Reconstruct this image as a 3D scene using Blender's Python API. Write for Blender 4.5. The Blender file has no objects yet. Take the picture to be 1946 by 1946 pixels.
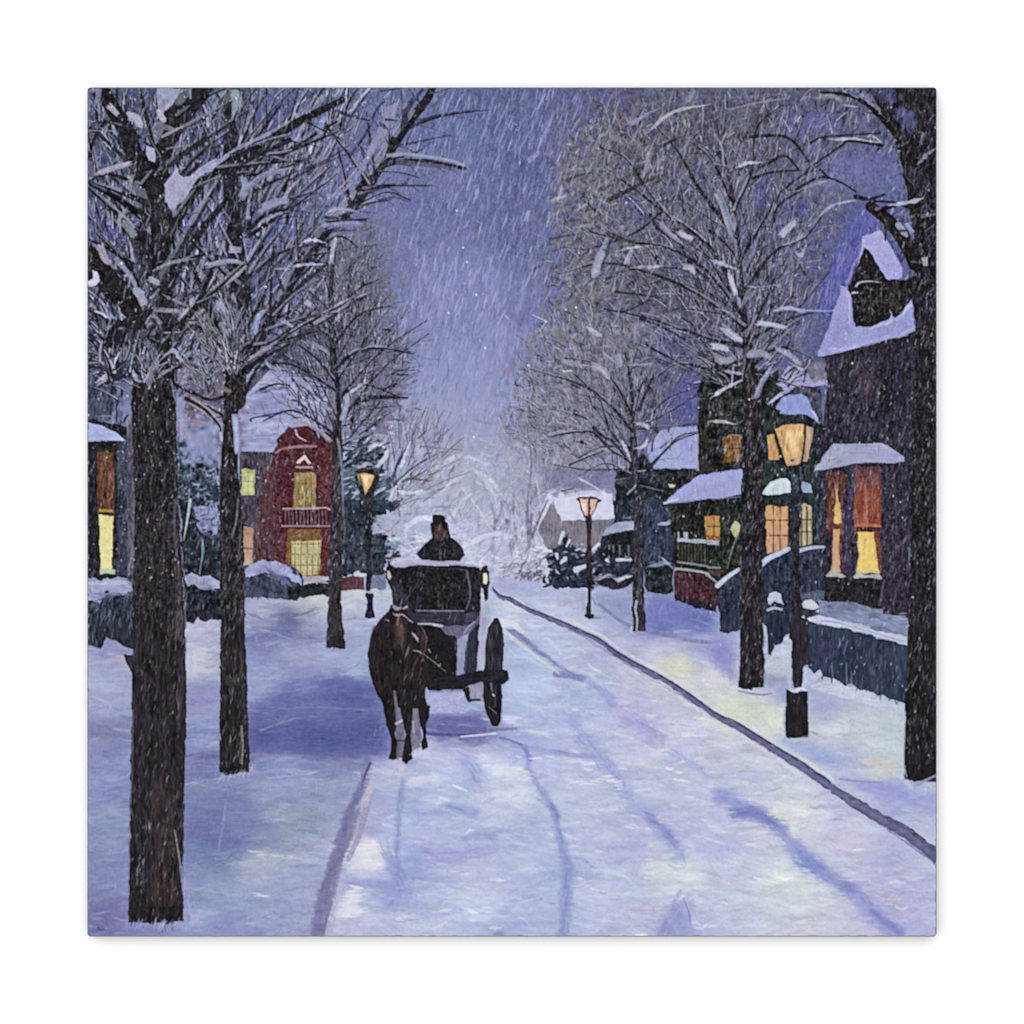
# A stretched canvas print (a painted snowy street with a horse-drawn carriage)
# hanging on a plain white wall.  The picture is painted by code, stroke by
# stroke, and every painted element becomes its own thin layer on the canvas.
import math, sys
import numpy as np
try:
    import bpy
except ImportError:
    bpy = None

PX = 1.0 / 1612.0           # metres per photograph pixel (the canvas is 1 m wide)
X0 = Y0 = 167.0             # canvas corner in photograph pixels
SIDE = 1612.0
GAIN = 0.588                  # reflectance calibration of the ink

def setup_view():
    sc = bpy.context.scene
    cam = bpy.data.cameras.new("camera"); co = bpy.data.objects.new("camera", cam)
    sc.collection.objects.link(co); sc.camera = co
    co.location = (0, -4.0, 0); co.rotation_euler = (math.radians(90), 0, 0)
    cam.sensor_width = 36.0
    half = 1946 * PX / 2
    cam.lens = 18.0 * (4.0 - 0.020) / half
    cam.clip_end = 50
    w = bpy.data.worlds.new("World"); sc.world = w; w.use_nodes = True
    w.node_tree.nodes["Background"].inputs[0].default_value = (1, 1, 1, 1)
    w.node_tree.nodes["Background"].inputs[1].default_value = 0.02
    def area(name, loc, size, power):
        l = bpy.data.lights.new(name, 'AREA'); l.shape = 'SQUARE'; l.size = size; l.energy = power
        o = bpy.data.objects.new(name, l); sc.collection.objects.link(o)
        o.location = loc
        from mathutils import Vector
        o.rotation_euler = (math.radians(90), 0, 0)
    area("softbox", (-1.6, -6.0, 2.6), 14.7, 1850)
    sc.view_settings.view_transform = 'Standard'; sc.view_settings.look = 'None'
    sc.view_settings.exposure = 0; sc.view_settings.gamma = 1
    sc.view_settings.use_curve_mapping = False
if bpy: setup_view()

# ------------------------------------------------------------------ engine
N = 1008
CELL = SIDE / N
rng = np.random.default_rng(7)
img = np.zeros((N, N, 3), np.float32)
ids = np.zeros((N, N), np.int16)
PARTS = [('sky', None, None)]          # index -> (name, parent index, label)
_f = [0.0, 0.0, 1.0]
def F(x, y, s):                          # coordinates that follow are zoom pixels of this window
    _f[0], _f[1], _f[2] = x, y, s / 1932.0
def NAT(): _f[0], _f[1], _f[2] = 0.0, 0.0, 1.0
def tr(pts):
    p = np.asarray(pts, np.float64).reshape(-1, 2)
    return (np.stack([_f[0] + p[:, 0] * _f[2], _f[1] + p[:, 1] * _f[2]], 1) - X0) / CELL
def part(name, parent=None, label=None):   # a painted element (or a piece of one)
    PARTS.append((name, parent, label)); return len(PARTS) - 1
def C(c): return np.asarray(c, np.float32) / 255.0

def upsample(g, n=N):
    h, w = g.shape[:2]
    ys = np.linspace(0, h - 1, n); xs = np.linspace(0, w - 1, n)
    y0 = np.minimum(ys.astype(int), h - 2); x0 = np.minimum(xs.astype(int), w - 2)
    fy = (ys - y0); fx = (xs - x0)
    fy = fy * fy * (3 - 2 * fy); fx = fx * fx * (3 - 2 * fx)
    if g.ndim == 3: fy = fy[:, None, None]; fx = fx[None, :, None]
    else: fy = fy[:, None]; fx = fx[None, :]
    a = g[y0][:, x0]; b = g[y0][:, x0 + 1]; c = g[y0 + 1][:, x0]; d = g[y0 + 1][:, x0 + 1]
    return ((a * (1 - fx) + b * fx) * (1 - fy) + (c * (1 - fx) + d * fx) * fy).astype(np.float32)
def noise(sx, sy=None, seed=0):          # smooth noise, feature size in cells
    sy = sy or sx
    r = np.random.default_rng(seed + 1000)
    return upsample(r.standard_normal((max(3, int(N / sy) + 2), max(3, int(N / sx) + 2))).astype(np.float32))
WX = .65 * noise(7, seed=1) + .22 * noise(2.5, seed=2); WY = .65 * noise(7, seed=3) + .22 * noise(2.5, seed=4)
FINE = noise(1.6, seed=5); MID = noise(5, seed=6); BIG = noise(24, seed=7)
VERT = noise(1.5, 9, seed=8); HOR = noise(14, 1.6, seed=9)

CLIP = [None]
def clip_to(pts):
    CLIP[0] = None
    if pts is not None:
        a, sl = mask(pts, .5); f = np.zeros((N, N), np.float32); f[sl] = a; CLIP[0] = f

def mask(pts, rough=0.6):
    p = tr(pts)
    x0 = max(0, int(p[:, 0].min() - 4)); x1 = min(N, int(p[:, 0].max() + 5))
    y0 = max(0, int(p[:, 1].min() - 4)); y1 = min(N, int(p[:, 1].max() + 5))
    if x1 <= x0 or y1 <= y0: return None
    yy, xx = np.mgrid[y0:y1, x0:x1].astype(np.float32)
    bx = xx + .5 + rough * WX[y0:y1, x0:x1]; by = yy + .5 + rough * WY[y0:y1, x0:x1]
    a = np.zeros(xx.shape, np.float32)
    for ox, oy in ((-.25, -.25), (.25, -.25), (-.25, .25), (.25, .25)):
        qx = bx + ox; qy = by + oy
        ins = np.zeros(xx.shape, bool)
        for i in range(len(p)):
            ax, ay = p[i]; cx, cy = p[(i + 1) % len(p)]
            if ay == cy: continue
            cond = (ay > qy) != (cy > qy)
            ins ^= cond & (qx < (cx - ax) * (qy - ay) / (cy - ay) + ax)
        a += ins * .25
    return a, (slice(y0, y1), slice(x0, x1))

def comp(a, sl, col, pid=None):
    v = img[sl]; v += (col - v) * a[..., None]
    if pid is not None:
        w = ids[sl]; w[a > .5] = pid

def tex(sl, kind, amt):
    t = {'f': FINE, 'v': VERT, 'h': HOR, 'm': MID}[kind][sl]
    return (t * .6 + MID[sl] * .3 + BIG[sl] * .3)[..., None] * (amt / 255.0) * np.array([1, .97, 1.05], np.float32)

def P(pts, col, pid=None, rough=.6, amt=9, kind='f', alpha=1.0, col2=None):
    m = mask(pts, rough)
    if m is None: return
    a, sl = m
    c = C(col)
    if col2 is not None:                 # top colour to bottom colour
        t = np.linspace(0, 1, a.shape[0], dtype=np.float32)[:, None, None]
        c = C(col) * (1 - t) + C(col2) * t
    comp(a * alpha, sl, c + tex(sl, kind, amt), pid)

def seg(p, w, col, alpha, pid, amt=0, hard=1.0):
    """p: (k,2) cells, w: k radii in cells"""
    r = w.max() + 1
    x0 = max(0, int(p[:, 0].min() - r)); x1 = min(N, int(p[:, 0].max() + r + 2))
    y0 = max(0, int(p[:, 1].min() - r)); y1 = min(N, int(p[:, 1].max() + r + 2))
    if x1 <= x0 or y1 <= y0: return
    xx = np.arange(x0, x1, dtype=np.float32)[None, :] + .5
    yy = np.arange(y0, y1, dtype=np.float32)[:, None] + .5
    best = None
    for i in range(len(p) - 1):
        ax, ay = p[i]; dx, dy = p[i + 1] - p[i]
        L2 = dx * dx + dy * dy + 1e-6
        t = np.clip(((xx - ax) * dx + (yy - ay) * dy) / L2, 0, 1)
        d = np.hypot(xx - ax - t * dx, yy - ay - t * dy) - (w[i] + (w[i + 1] - w[i]) * t)
        best = d if best is None else np.minimum(best, d)
    a = np.clip(.5 - best * hard, 0, 1) * np.minimum(1, 2.2 * w.max()) * alpha
    sl = (slice(y0, y1), slice(x0, x1))
    if CLIP[0] is not None: a = a * CLIP[0][sl]
    c = col + (tex(sl, 'f', amt) if amt else 0)
    v = img[sl]; v += (c - v) * a[..., None]
    if pid is not None:
        ids[sl][a > .45] = pid

def spline(p, k=6):
    p = np.asarray(p, np.float64)
    if len(p) < 3: return p
    q = np.vstack([2 * p[0] - p[1], p, 2 * p[-1] - p[-2]])
    out = []
    for i in range(1, len(q) - 2):
        for t in np.arange(k) / k:
            out.append(.5 * ((2 * q[i]) + (-q[i - 1] + q[i + 1]) * t + (2 * q[i - 1] - 5 * q[i] + 4 * q[i + 1] - q[i + 2]) * t * t
                             + (-q[i - 1] + 3 * q[i] - 3 * q[i + 1] + q[i + 2]) * t ** 3))
    out.append(p[-1]); return np.array(out)

def L(pts, w0, w1, col, alpha=1.0, pid=None, amt=6, hard=1.0):
    """tapered stroke, widths in photograph pixels"""
    p = spline(tr(pts)); n = len(p)
    w = np.linspace(w0, w1, n) / CELL / 2
    for i in range(0, n - 1, 4):
        seg(p[i:i + 5], w[i:i + 5], C(col), alpha, pid, amt, hard)

def rib(pts, w, col, alpha=.9, pid=None, amt=14, tip=.35):
    """one loaded brush mark: swelling body, thin ends, ragged edge"""
    p = spline(tr(pts), 7); n = len(p); t = np.linspace(0, 1, n)
    if w > 7:                              # a broad mark is laid down as several overlapping passes
        d = np.gradient(p, axis=0); d /= np.hypot(d[:, 0], d[:, 1])[:, None] + 1e-6; nr = np.stack([-d[:, 1], d[:, 0]], 1)
        k = max(3, int(w / 3.2))
        for s_ in rng.permutation(np.linspace(-.36, .36, k)):
            a_ = int(rng.integers(0, max(1, n // 4))); b_ = n - int(rng.integers(0, max(1, n // 4)))
            q = (p + nr * (s_ * w / CELL) * (1 - .35 * t)[:, None] + rng.normal(0, .15, p.shape))[a_:b_]
            r_ = np.full(len(q), max(.7, w / k / CELL * .8)); r_[0] *= .6; r_[-1] *= .5
            cj = C(col) + rng.normal(0, 9) / 255
            for i in range(0, len(q) - 1, 4): seg(q[i:i + 5], r_[i:i + 5], cj, alpha, pid, amt, .9)
        return
    wv = (w / CELL / 2) * np.clip(np.minimum(t / .22, (1 - t) / .3), tip, 1) * (1 + .22 * rng.standard_normal(n))
    p = p + rng.normal(0, .22, p.shape)
    for i in range(0, n - 1, 3):
        seg(p[i:i + 4], np.maximum(.3, wv[i:i + 4]), C(col) + rng.normal(0, 7) / 255, alpha, pid, amt, .8)
    if w > 5:
        d = np.gradient(p, axis=0); d /= np.hypot(d[:, 0], d[:, 1])[:, None] + 1e-6; nr = np.stack([-d[:, 1], d[:, 0]], 1)
        for s_ in (-.5, .1, .55):
            a_, b_ = sorted(rng.integers(0, n, 2))
            if b_ - a_ > 2:
                q = (p + nr * wv[:, None] * s_)[a_:b_ + 1]
                for i in range(0, len(q) - 1, 4): seg(q[i:i + 5], np.full(len(q[i:i + 5]), .45), C(col) + rng.normal(0, 24) / 255, .5, pid)

def idw(ctrl, p=3.2, n=170):
    a = np.array([[c[0], c[1]] for c in ctrl], np.float32); col = np.array([c[2] for c in ctrl], np.float32) / 255
    g = X0 + (np.arange(n) + .5) / n * SIDE
    xx, yy = np.meshgrid(g, g)
    w = 1 / (((xx[..., None] - a[:, 0]) ** 2 + ((yy[..., None] - a[:, 1])) ** 2 * 1.6) ** (p / 2) + 30)
    return upsample(((w[..., None] * col).sum(2) / w.sum(2)[..., None]).astype(np.float32))

def dabs(poly, n, ln, ang, wd, colf, alpha=(.3, .7), pid=None, spread=8, bend=.1, stay=False):
    """n short brush strokes inside poly.  colf: palette list or colour map"""
    m = mask(poly, 0)
    if m is None: return
    a, sl = m
    ys, xs = np.nonzero(a > .5)
    if not len(ys): return
    k = rng.integers(0, len(ys), n)
    ismap = isinstance(colf, np.ndarray) and colf.ndim == 3
    pal = None if ismap else [C(c) for c in colf]
    for j in k:
        y = ys[j] + sl[0].start + rng.random(); x = xs[j] + sl[1].start + rng.random()
        th = math.radians(ang + rng.normal(0, spread))
        l = rng.uniform(*ln) / CELL; w = rng.uniform(*wd) / CELL / 2
        dx, dy = math.cos(th) * l / 2, -math.sin(th) * l / 2
        b = rng.normal(0, bend) * l
        p = np.array([[x - dx, y - dy], [x - dy / max(l, 1) * 2 * b, y + dx / max(l, 1) * 2 * b], [x + dx, y + dy]])
        if ismap:
            c = colf[min(N - 1, int(y)), min(N - 1, int(x))] + rng.normal(0, 9) / 255 + rng.normal(0, 4, 3).astype(np.float32) / 255
        else:
            c = pal[rng.integers(len(pal))] + rng.normal(0, 8) / 255
        seg(p, np.array([w * .6, w, w * .3]), c, rng.uniform(*alpha), pid)

def blur(a, rx, ry=None):
    ry = rx if ry is None else ry
    for r, ax in ((rx, 1), (ry, 0)):
        r = int(r)
        if r < 1: continue
        for _ in range(2):
            pad = [(0, 0), (0, 0)]; pad[ax] = (r + 1, r)
            c = np.cumsum(np.pad(a, pad, mode='edge'), axis=ax, dtype=np.float64)
            n = a.shape[ax]
            hi_ = np.take(c, np.arange(2 * r + 1, 2 * r + 1 + n), axis=ax); lo_ = np.take(c, np.arange(0, n), axis=ax)
            a = ((hi_ - lo_) / (2 * r + 1)).astype(np.float32)
    return a
def W(pts, col, soft_=8, alpha=.7, kind='h', amt=10, brush=.5, pid=None):
    """soft-edged glaze of paint, softness in photograph pixels"""
    p = tr(pts); r = soft_ / CELL
    pad = int(r * 3 + 3)
    x0 = max(0, int(p[:, 0].min()) - pad); x1 = min(N, int(p[:, 0].max()) + pad)
    y0 = max(0, int(p[:, 1].min()) - pad); y1 = min(N, int(p[:, 1].max()) + pad)
    if x1 <= x0 or y1 <= y0: return
    a = np.zeros((y1 - y0, x1 - x0), np.float32)
    m = mask(pts, 1.0)
    if m is None: return
    ma, sl = m
    a[sl[0].start - y0:sl[0].stop - y0, sl[1].start - x0:sl[1].stop - x0] = ma
    a = blur(a, r * 1.3 if kind == 'h' else r, r * .7 if kind == 'h' else r)
    sl = (slice(y0, y1), slice(x0, x1))
    t = {'f': FINE, 'v': VERT, 'h': HOR, 'm': MID}[kind][sl]
    a = np.clip(a + brush * (t * .35 + MID[sl] * .2) * np.clip(4 * a * (1 - a), 0, 1), 0, 1)
    comp(a * alpha, sl, C(col) + tex(sl, kind, amt), pid)
def HI(pts, w, col, n=None, ln=(8, 26), ang=None, al=(.35, .9), pid=None, jit=8, sp=8):
    """short loaded brush marks scattered along a path"""
    p = spline(tr(pts), 8); d = np.hypot(*np.diff(p, axis=0).T); T = d.sum()
    n = n or int(T * CELL / 6 + w / 2 + 3)
    cs = np.concatenate([[0], np.cumsum(d)])
    for _ in range(n):
        i = min(len(d) - 1, np.searchsorted(cs, rng.random() * T) - 1); i = max(i, 0)
        c = p[i] + (p[i + 1] - p[i]) * rng.random() + rng.normal(0, w / CELL * .26, 2) * np.array([1, .8])
        th = math.atan2(*(p[i + 1] - p[i])[::-1]) if ang is None else -math.radians(ang)
        th += math.radians(rng.normal(0, sp))
        l = rng.uniform(*ln) / CELL / 2; v = np.array([math.cos(th), math.sin(th)]) * l
        ww = rng.uniform(.12, .3) * max(w, 4) / CELL / 2
        seg(np.array([c - v, c, c + v]), np.array([ww * .5, ww, ww * .3]), C(col) + rng.normal(0, jit) / 255, rng.uniform(*al), pid, 5, .8)

# branches: dark stroke, snow on the upper side, and smaller ones growing out of it
def bough(p, w0, w1, dark, snow, pid, spid=None, a=1.0, sa=.8, cover=.6):
    n = len(p); w = np.linspace(w0, w1, n) / 2
    for i in range(0, n - 1, 4):
        seg(p[i:i + 5], w[i:i + 5], dark, a, pid, 10)
    if sa <= 0: return
    i = 0
    while i < n - 1:
        k = int(rng.integers(2, 6))
        if rng.random() < cover:
            q = p[i:i + k + 1].copy()
            if len(q) > 1:
                ww = w[i:i + k + 1][:len(q)]
                off = np.maximum(.35, ww * .7)
                d = q[-1] - q[0]; nrm = np.array([d[1], -d[0]]) / (np.hypot(*d) + 1e-6)
                if nrm[1] > 0: nrm = -nrm
                if abs(nrm[1]) < .35: nrm = np.array([-abs(nrm[0]), nrm[1]])
                q += nrm * off[:, None]
                sw = np.maximum(.32, ww * rng.uniform(.35, .75)); sw[-1] *= .5
                seg(q, sw, snow + rng.normal(0, 10) / 255, rng.uniform(.5, 1) * sa, spid if spid is not None else pid)
        i += k

def grow(p, w, dark, snow, pid, depth, sp=(10, 22), ln=(.35, .6), up=.35, a=.95, sa=.8, droop=0.0, cover=.6, minw=.55):
    """p cells polyline (smooth) with width w cells at base -> children"""
    if depth == 0: return
    L_ = np.hypot(*(np.diff(p, axis=0).T)); s = np.concatenate([[0], np.cumsum(L_)]); T = s[-1]
    d = rng.uniform(*sp) * .6; side = 1 if rng.random() < .5 else -1
    while d < T:
        i = min(len(p) - 2, np.searchsorted(s, d) - 1 if d > 0 else 0); i = max(i, 0)
        t = d / T
        dirv = (p[i + 1] - p[i]) / (L_[i] + 1e-6)
        th = math.atan2(dirv[1], dirv[0]) + side * math.radians(rng.uniform(22, 58))
        l = T * rng.uniform(*ln) * (1.05 - .55 * t)
        v = np.array([math.cos(th), math.sin(th)])
        v[1] -= up * .3
        e = v * l
        bend = np.array([0, rng.uniform(-.12, .02) * l * (1 if up > 0 else -1)])
        q = np.array([p[i], p[i] + e * .5 + bend * .8, p[i] + e + np.array([0, droop * l])])
        q = spline(q, 4)
        cw = max(minw, w * (1 - .7 * t) * rng.uniform(.3, .55))
        dk = dark + rng.normal(0, 9) / 255
        bough(q, cw, cw * .35, dk, snow, pid, None, a * rng.uniform(.65, 1), sa, cover)
        grow(q, cw, dark, snow, pid, depth - 1, sp, ln, up, a * .85, sa * .9, droop, cover, minw)
        d += rng.uniform(*sp); side = -side

def limb(pts, w0, w1, dark, snow, pid, depth=2, **k):
    p = spline(tr(pts), 6)
    cov = k.pop('mcover', .45)
    bough(p, w0 / CELL, w1 / CELL, C(dark), C(snow), pid, None, 1.0, .8, cov)
    grow(p, (w0 + w1) / 2 / CELL, C(dark), C(snow), pid, depth, **k)


# ------------------------------------------------------------------ the picture
FULL = [(167, 167), (1779, 167), (1779, 1779), (167, 1779)]
SKY = idw([
 (600,200,(97,105,148)),(800,200,(99,108,150)),(950,190,(90,97,140)),(1150,180,(93,93,138)),(1000,300,(95,100,148)),
 (850,350,(110,114,162)),(1000,450,(100,104,152)),(900,550,(130,134,184)),(860,700,(148,151,197)),(960,650,(140,143,192)),
 (1000,600,(120,124,174)),(800,650,(134,137,184)),(900,850,(155,158,192)),(820,800,(158,160,198)),(950,800,(154,157,198)),
 (880,900,(172,175,203)),(860,960,(186,190,214)),(940,960,(178,182,212)),(1000,900,(160,162,190)),(1550,380,(102,106,148)),
 (1700,330,(98,101,148)),(1620,430,(92,96,144)),(1560,560,(92,94,142)),(1300,760,(88,88,138)),(200,500,(85,88,138)),
 (380,480,(90,93,150)),(400,250,(86,88,130)),(450,760,(150,152,190)),(1100,300,(98,98,135)),(1200,500,(90,90,130)),
 (1480,250,(88,88,135)),(850,250,(100,108,155)),(500,600,(100,104,150)),(700,500,(118,122,165))])
NAT()
img[:] = SKY
comp(np.clip(.35 + .3 * BIG, 0, .8), (slice(0, N), slice(0, N)), SKY * np.array([.93, .98, .97]) )
dabs(FULL, 9000, (14, 42), 78, (2, 5), SKY, (.25, .6), 0, 9)
dabs([(680,167),(1130,167),(1050,500),(960,800),(760,800)], 1500, (12, 34), 76, (1.4, 3), [(140,148,190),(155,162,205),(120,130,172),(88,95,140),(150,150,195)], (.2, .5), 0, 8)

DK = (38, 36, 48); SN = (178, 182, 208); BR = (66, 60, 70)
PALL = [(60,62,82),(88,92,118),(112,118,145),(140,146,172),(172,176,202),(48,48,62),(100,106,138),(126,130,150)]
PALR = [(86,86,98),(106,106,116),(140,142,156),(66,66,82),(110,106,106),(48,48,62),(162,164,182),(90,96,138),(116,114,110),(80,86,132),(94,102,108),(60,62,82)]

# --- pale far woods at the end of the street
far = part('far_woods', None, 'pale snowy woods fading out where the street ends')
dabs([(780,830),(860,860),(900,880),(1000,820),(1070,900),(1060,1010),(1000,1060),(900,1075),(770,1060),(740,1000),(760,900)], 700, (14, 46), 40, (1.5, 5),
     [(176,180,206),(198,200,222),(160,164,196),(142,146,180),(188,184,206)], (.3, .8), far, 40)
dabs([(850,1000),(940,960),(1030,1000),(1060,1090),(930,1095),(780,1075),(760,1040)], 500, (12, 40), 10, (2, 7),
     [(206,208,228),(190,194,218),(172,178,212),(220,222,236),(156,160,196)], (.4, .9), far, 35)
dabs([(830,960),(900,900),(1000,860),(1040,940),(1010,1040),(930,1060)], 220, (16, 60), 60, (1, 2.6), [(128,128,158),(112,112,144),(150,150,178)], (.3, .7), far, 25)
for q in ([(935,1045),(940,985),(925,930)],[(1000,1050),(1004,980),(990,925)],[(1004,1000),(1022,950)],[(940,1000),(960,950)],[(975,1040),(978,1000)],[(1015,1040),(1008,990)]):
    L(q, 6, 2, (122,120,150), .8, far)
for q in ([(860,940),(880,900),(930,880)],[(880,930),(905,960),(930,1000)],[(905,915),(935,935),(948,975)],[(830,905),(850,890),(900,875)],[(870,960),(850,990)]):
    L(q, 5, 2, (206,208,228), .8, far)

for q, w, c in [([(790,930),(840,880),(890,868),(940,890)],7,(196,198,218)),([(850,1000),(880,950),(930,925)],6,(204,206,226)),([(900,890),(935,915),(960,950)],7,(212,214,230)),([(760,1010),(800,985),(850,990)],9,(200,208,226)),
    ([(880,1040),(940,1015),(1010,1030)],8,(210,212,230)),([(800,1045),(830,1030),(790,1010)],7,(190,200,220)),([(990,880),(1020,920),(1030,980)],5,(190,190,212)),([(860,910),(850,960),(870,1000)],5,(150,148,170)),([(960,1000),(930,960),(915,900)],4,(140,138,164))]:
    rib(q, w, c, .75, far)
dabs([(790,830),(960,830),(980,950),(800,950)], 200, (14, 40), 60, (3, 8), [(170,172,194),(150,152,176),(186,188,208),(160,158,170)], (.25, .6), far, 35)
# --- canopy haze of both rows of trees
def haze(name, poly, pal, n, pid, ang=60, spread=40, ln=(7, 26), wd=(1.4, 4.6), al=(.3, .8)):
    dabs(poly, int(n * .62), ln, ang, wd, pal, al, pid, spread)
lt = [part('tree', None, l) for l in ('largest snowy tree with a thick dark trunk at the left front',
      'second snowy tree from the left with a long limb over the road', 'slim snowy tree beside the red brick house',
      'small pale snowy tree behind the left street lamp')]
rt = [part('tree', None, l) for l in ('black tree trunk cut by the right edge of the canvas', 'tall snowy tree in front of the porch house',
      'slimmer snowy tree left of the porch house', 'pale bushy tree at the far end of the right row')]
cr = {}
for t in lt + rt: cr[t] = part('crown', t)
W([(1150,150),(1800,150),(1800,260),(1600,300),(1560,560),(1440,740),(1330,730),(1200,860),(1060,890),(990,820),(1000,700),(1050,560),(1060,380),(1090,250)], (92,92,112), 40, .62, 'm', 14, 1.3)
W([(1080,560),(1250,600),(1200,820),(1040,880),(960,820),(1000,680)], (128,128,148), 22, .6, 'm', 12, 1.0)
W([(150,150),(560,150),(600,330),(640,480),(700,600),(760,720),(740,820),(560,800),(480,720),(150,760)], (78,80,112), 30, .6, 'm', 12, 1.0)
W([(590,430),(720,430),(760,620),(740,800),(600,800)], (98,98,116), 22, .6, 'm', 12, 1.0)
haze('', [(167,167),(420,167),(430,400),(400,700),(330,760),(167,760)], PALL, 2600, cr[lt[0]])
haze('', [(400,167),(700,167),(640,330),(620,430),(520,640),(500,760),(400,780),(380,450)], PALL, 1500, cr[lt[1]], 40)
haze('', [(600,167),(840,167),(760,240),(700,330),(620,420),(560,400)], PALL[1:5], 420, cr[lt[1]], 50)
haze('', [(590,430),(715,425),(740,560),(790,640),(770,720),(760,800),(700,850),(560,820),(480,740),(520,640),(560,560)], PALL + [(120,120,132)], 1500, cr[lt[2]], 40)
haze('', [(690,800),(790,760),(860,830),(880,900),(800,960),(740,1040),(700,1000)], [(150,154,184),(176,180,206),(130,132,160),(108,108,132),(196,200,222),(140,136,146)], 700, cr[lt[3]], 45)
RC = [(1140,190),(1260,167),(1779,167),(1779,640),(1560,600),(1540,700),(1440,760),(1330,740),(1240,790),(1200,860),(1060,900),(1020,860),(950,815),(985,760),(980,700),(1015,630),(1045,570),(1035,510),(1060,450),(1050,385),(1080,340),(1055,300),(1080,260)]
for x_, y_, w_, c_ in [(1120,330,60,(118,114,116)),(1180,260,70,(112,104,112)),(1100,430,60,(120,116,118)),(1250,330,70,(92,88,98)),(1330,250,80,(78,74,86)),(1430,250,70,(84,80,92)),(1200,480,70,(112,110,124)),
    (1120,560,60,(118,118,124)),(1300,420,60,(86,84,98)),(1260,560,70,(84,82,98)),(1350,560,60,(70,68,80)),(1150,680,60,(122,122,136)),(1040,760,50,(134,134,148)),(1060,640,50,(120,122,132)),(1350,660,60,(66,66,82)),
    (1480,560,50,(84,84,112)),(1520,470,40,(96,98,140)),(1460,420,40,(88,92,132)),(1540,330,50,(92,94,132)),(1600,210,50,(86,88,128)),(1100,860,50,(136,136,158)),(1270,640,40,(84,84,130)),(1300,500,30,(80,80,118)),
    (230,230,50,(66,68,86)),(250,330,40,(90,94,112)),(210,520,50,(60,60,76)),(380,560,50,(84,84,108)),(420,300,40,(104,110,132)),(560,330,60,(104,108,140)),(500,380,50,(96,100,130)),(260,640,60,(56,58,74)),
    (380,640,40,(90,90,116)),(660,480,40,(104,106,124)),(680,560,50,(98,98,110)),(620,620,40,(74,74,90)),(680,680,40,(86,86,104)),(560,720,40,(84,84,104)),(720,760,40,(112,114,140)),(440,200,40,(112,124,146)),(620,280,50,(112,116,156))]:
    W([(x_ - w_, y_), (x_ - w_ * .5, y_ - w_ * .8), (x_ + w_ * .5, y_ - w_ * .9), (x_ + w_, y_), (x_ + w_ * .4, y_ + w_ * .8), (x_ - w_ * .6, y_ + w_ * .7)], c_, w_ * .3, .6, 'm', 14, 1.5)
haze('', [(1250,170),(1640,167),(1600,420),(1500,640),(1440,760),(1330,740),(1240,640),(1060,560),(1060,400),(1080,280)], PALR, 4200, cr[rt[1]], 65, 32)
haze('', [(1130,190),(1330,180),(1240,330),(1130,480),(1050,600),(1035,510),(1055,300),(1080,260)], PALR, 900, cr[rt[1]], 60, 40)
haze('', [(1010,640),(1060,560),(1240,600),(1290,720),(1240,800),(1190,860),(1060,900),(960,820),(985,720)], PALR[:3] + PALR[4:], 1500, cr[rt[2]], 120, 40)
haze('', [(930,800),(1010,700),(1090,800),(1120,900),(1040,950),(960,920),(920,860)], [(140,142,165),(160,162,186),(120,122,146),(176,178,200),(150,146,160)], 520, cr[rt[3]], 100, 40)
haze('', [(1560,167),(1779,167),(1779,640),(1700,560),(1690,330),(1560,260)], PALL + [(44,42,54)] * 3, 900, cr[rt[0]], 70, 25)
# openings of sky between the limbs
for poly, c in [([(370,330),(405,230),(432,220),(440,280),(380,335)],(84,84,132)),([(350,330),(375,290),(395,300),(370,335)],(72,74,126)),
  ([(345,420),(370,390),(420,385),(425,410),(350,468)],(88,88,148)),([(168,400),(195,405),(222,440),(230,470),(180,455)],(82,84,142)),
  ([(480,430),(560,395),(560,440),(490,465)],(92,98,152)),([(490,170),(600,180),(560,230),(480,225)],(88,96,146)),
  ([(1480,200),(1580,215),(1600,245),(1510,265),(1480,240)],(88,92,142)),([(1590,290),(1690,290),(1715,350),(1600,360),(1560,330)],(104,108,160)),
  ([(1185,375),(1200,365),(1235,410),(1220,425)],(66,66,128)),([(1440,340),(1470,330),(1455,400),(1430,400)],(78,88,140)),
  ([(1500,390),(1540,380),(1530,420),(1490,420)],(84,86,140)),([(1290,720),(1330,700),(1320,790),(1245,800)],(86,86,146)),
  ([(500,560),(560,530),(570,580),(510,640)],(104,108,158)),([(385,520),(420,500),(415,540)],(96,92,148))]:
    W(poly, c, 6, .75, 'v', 12, 1.0)

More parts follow.
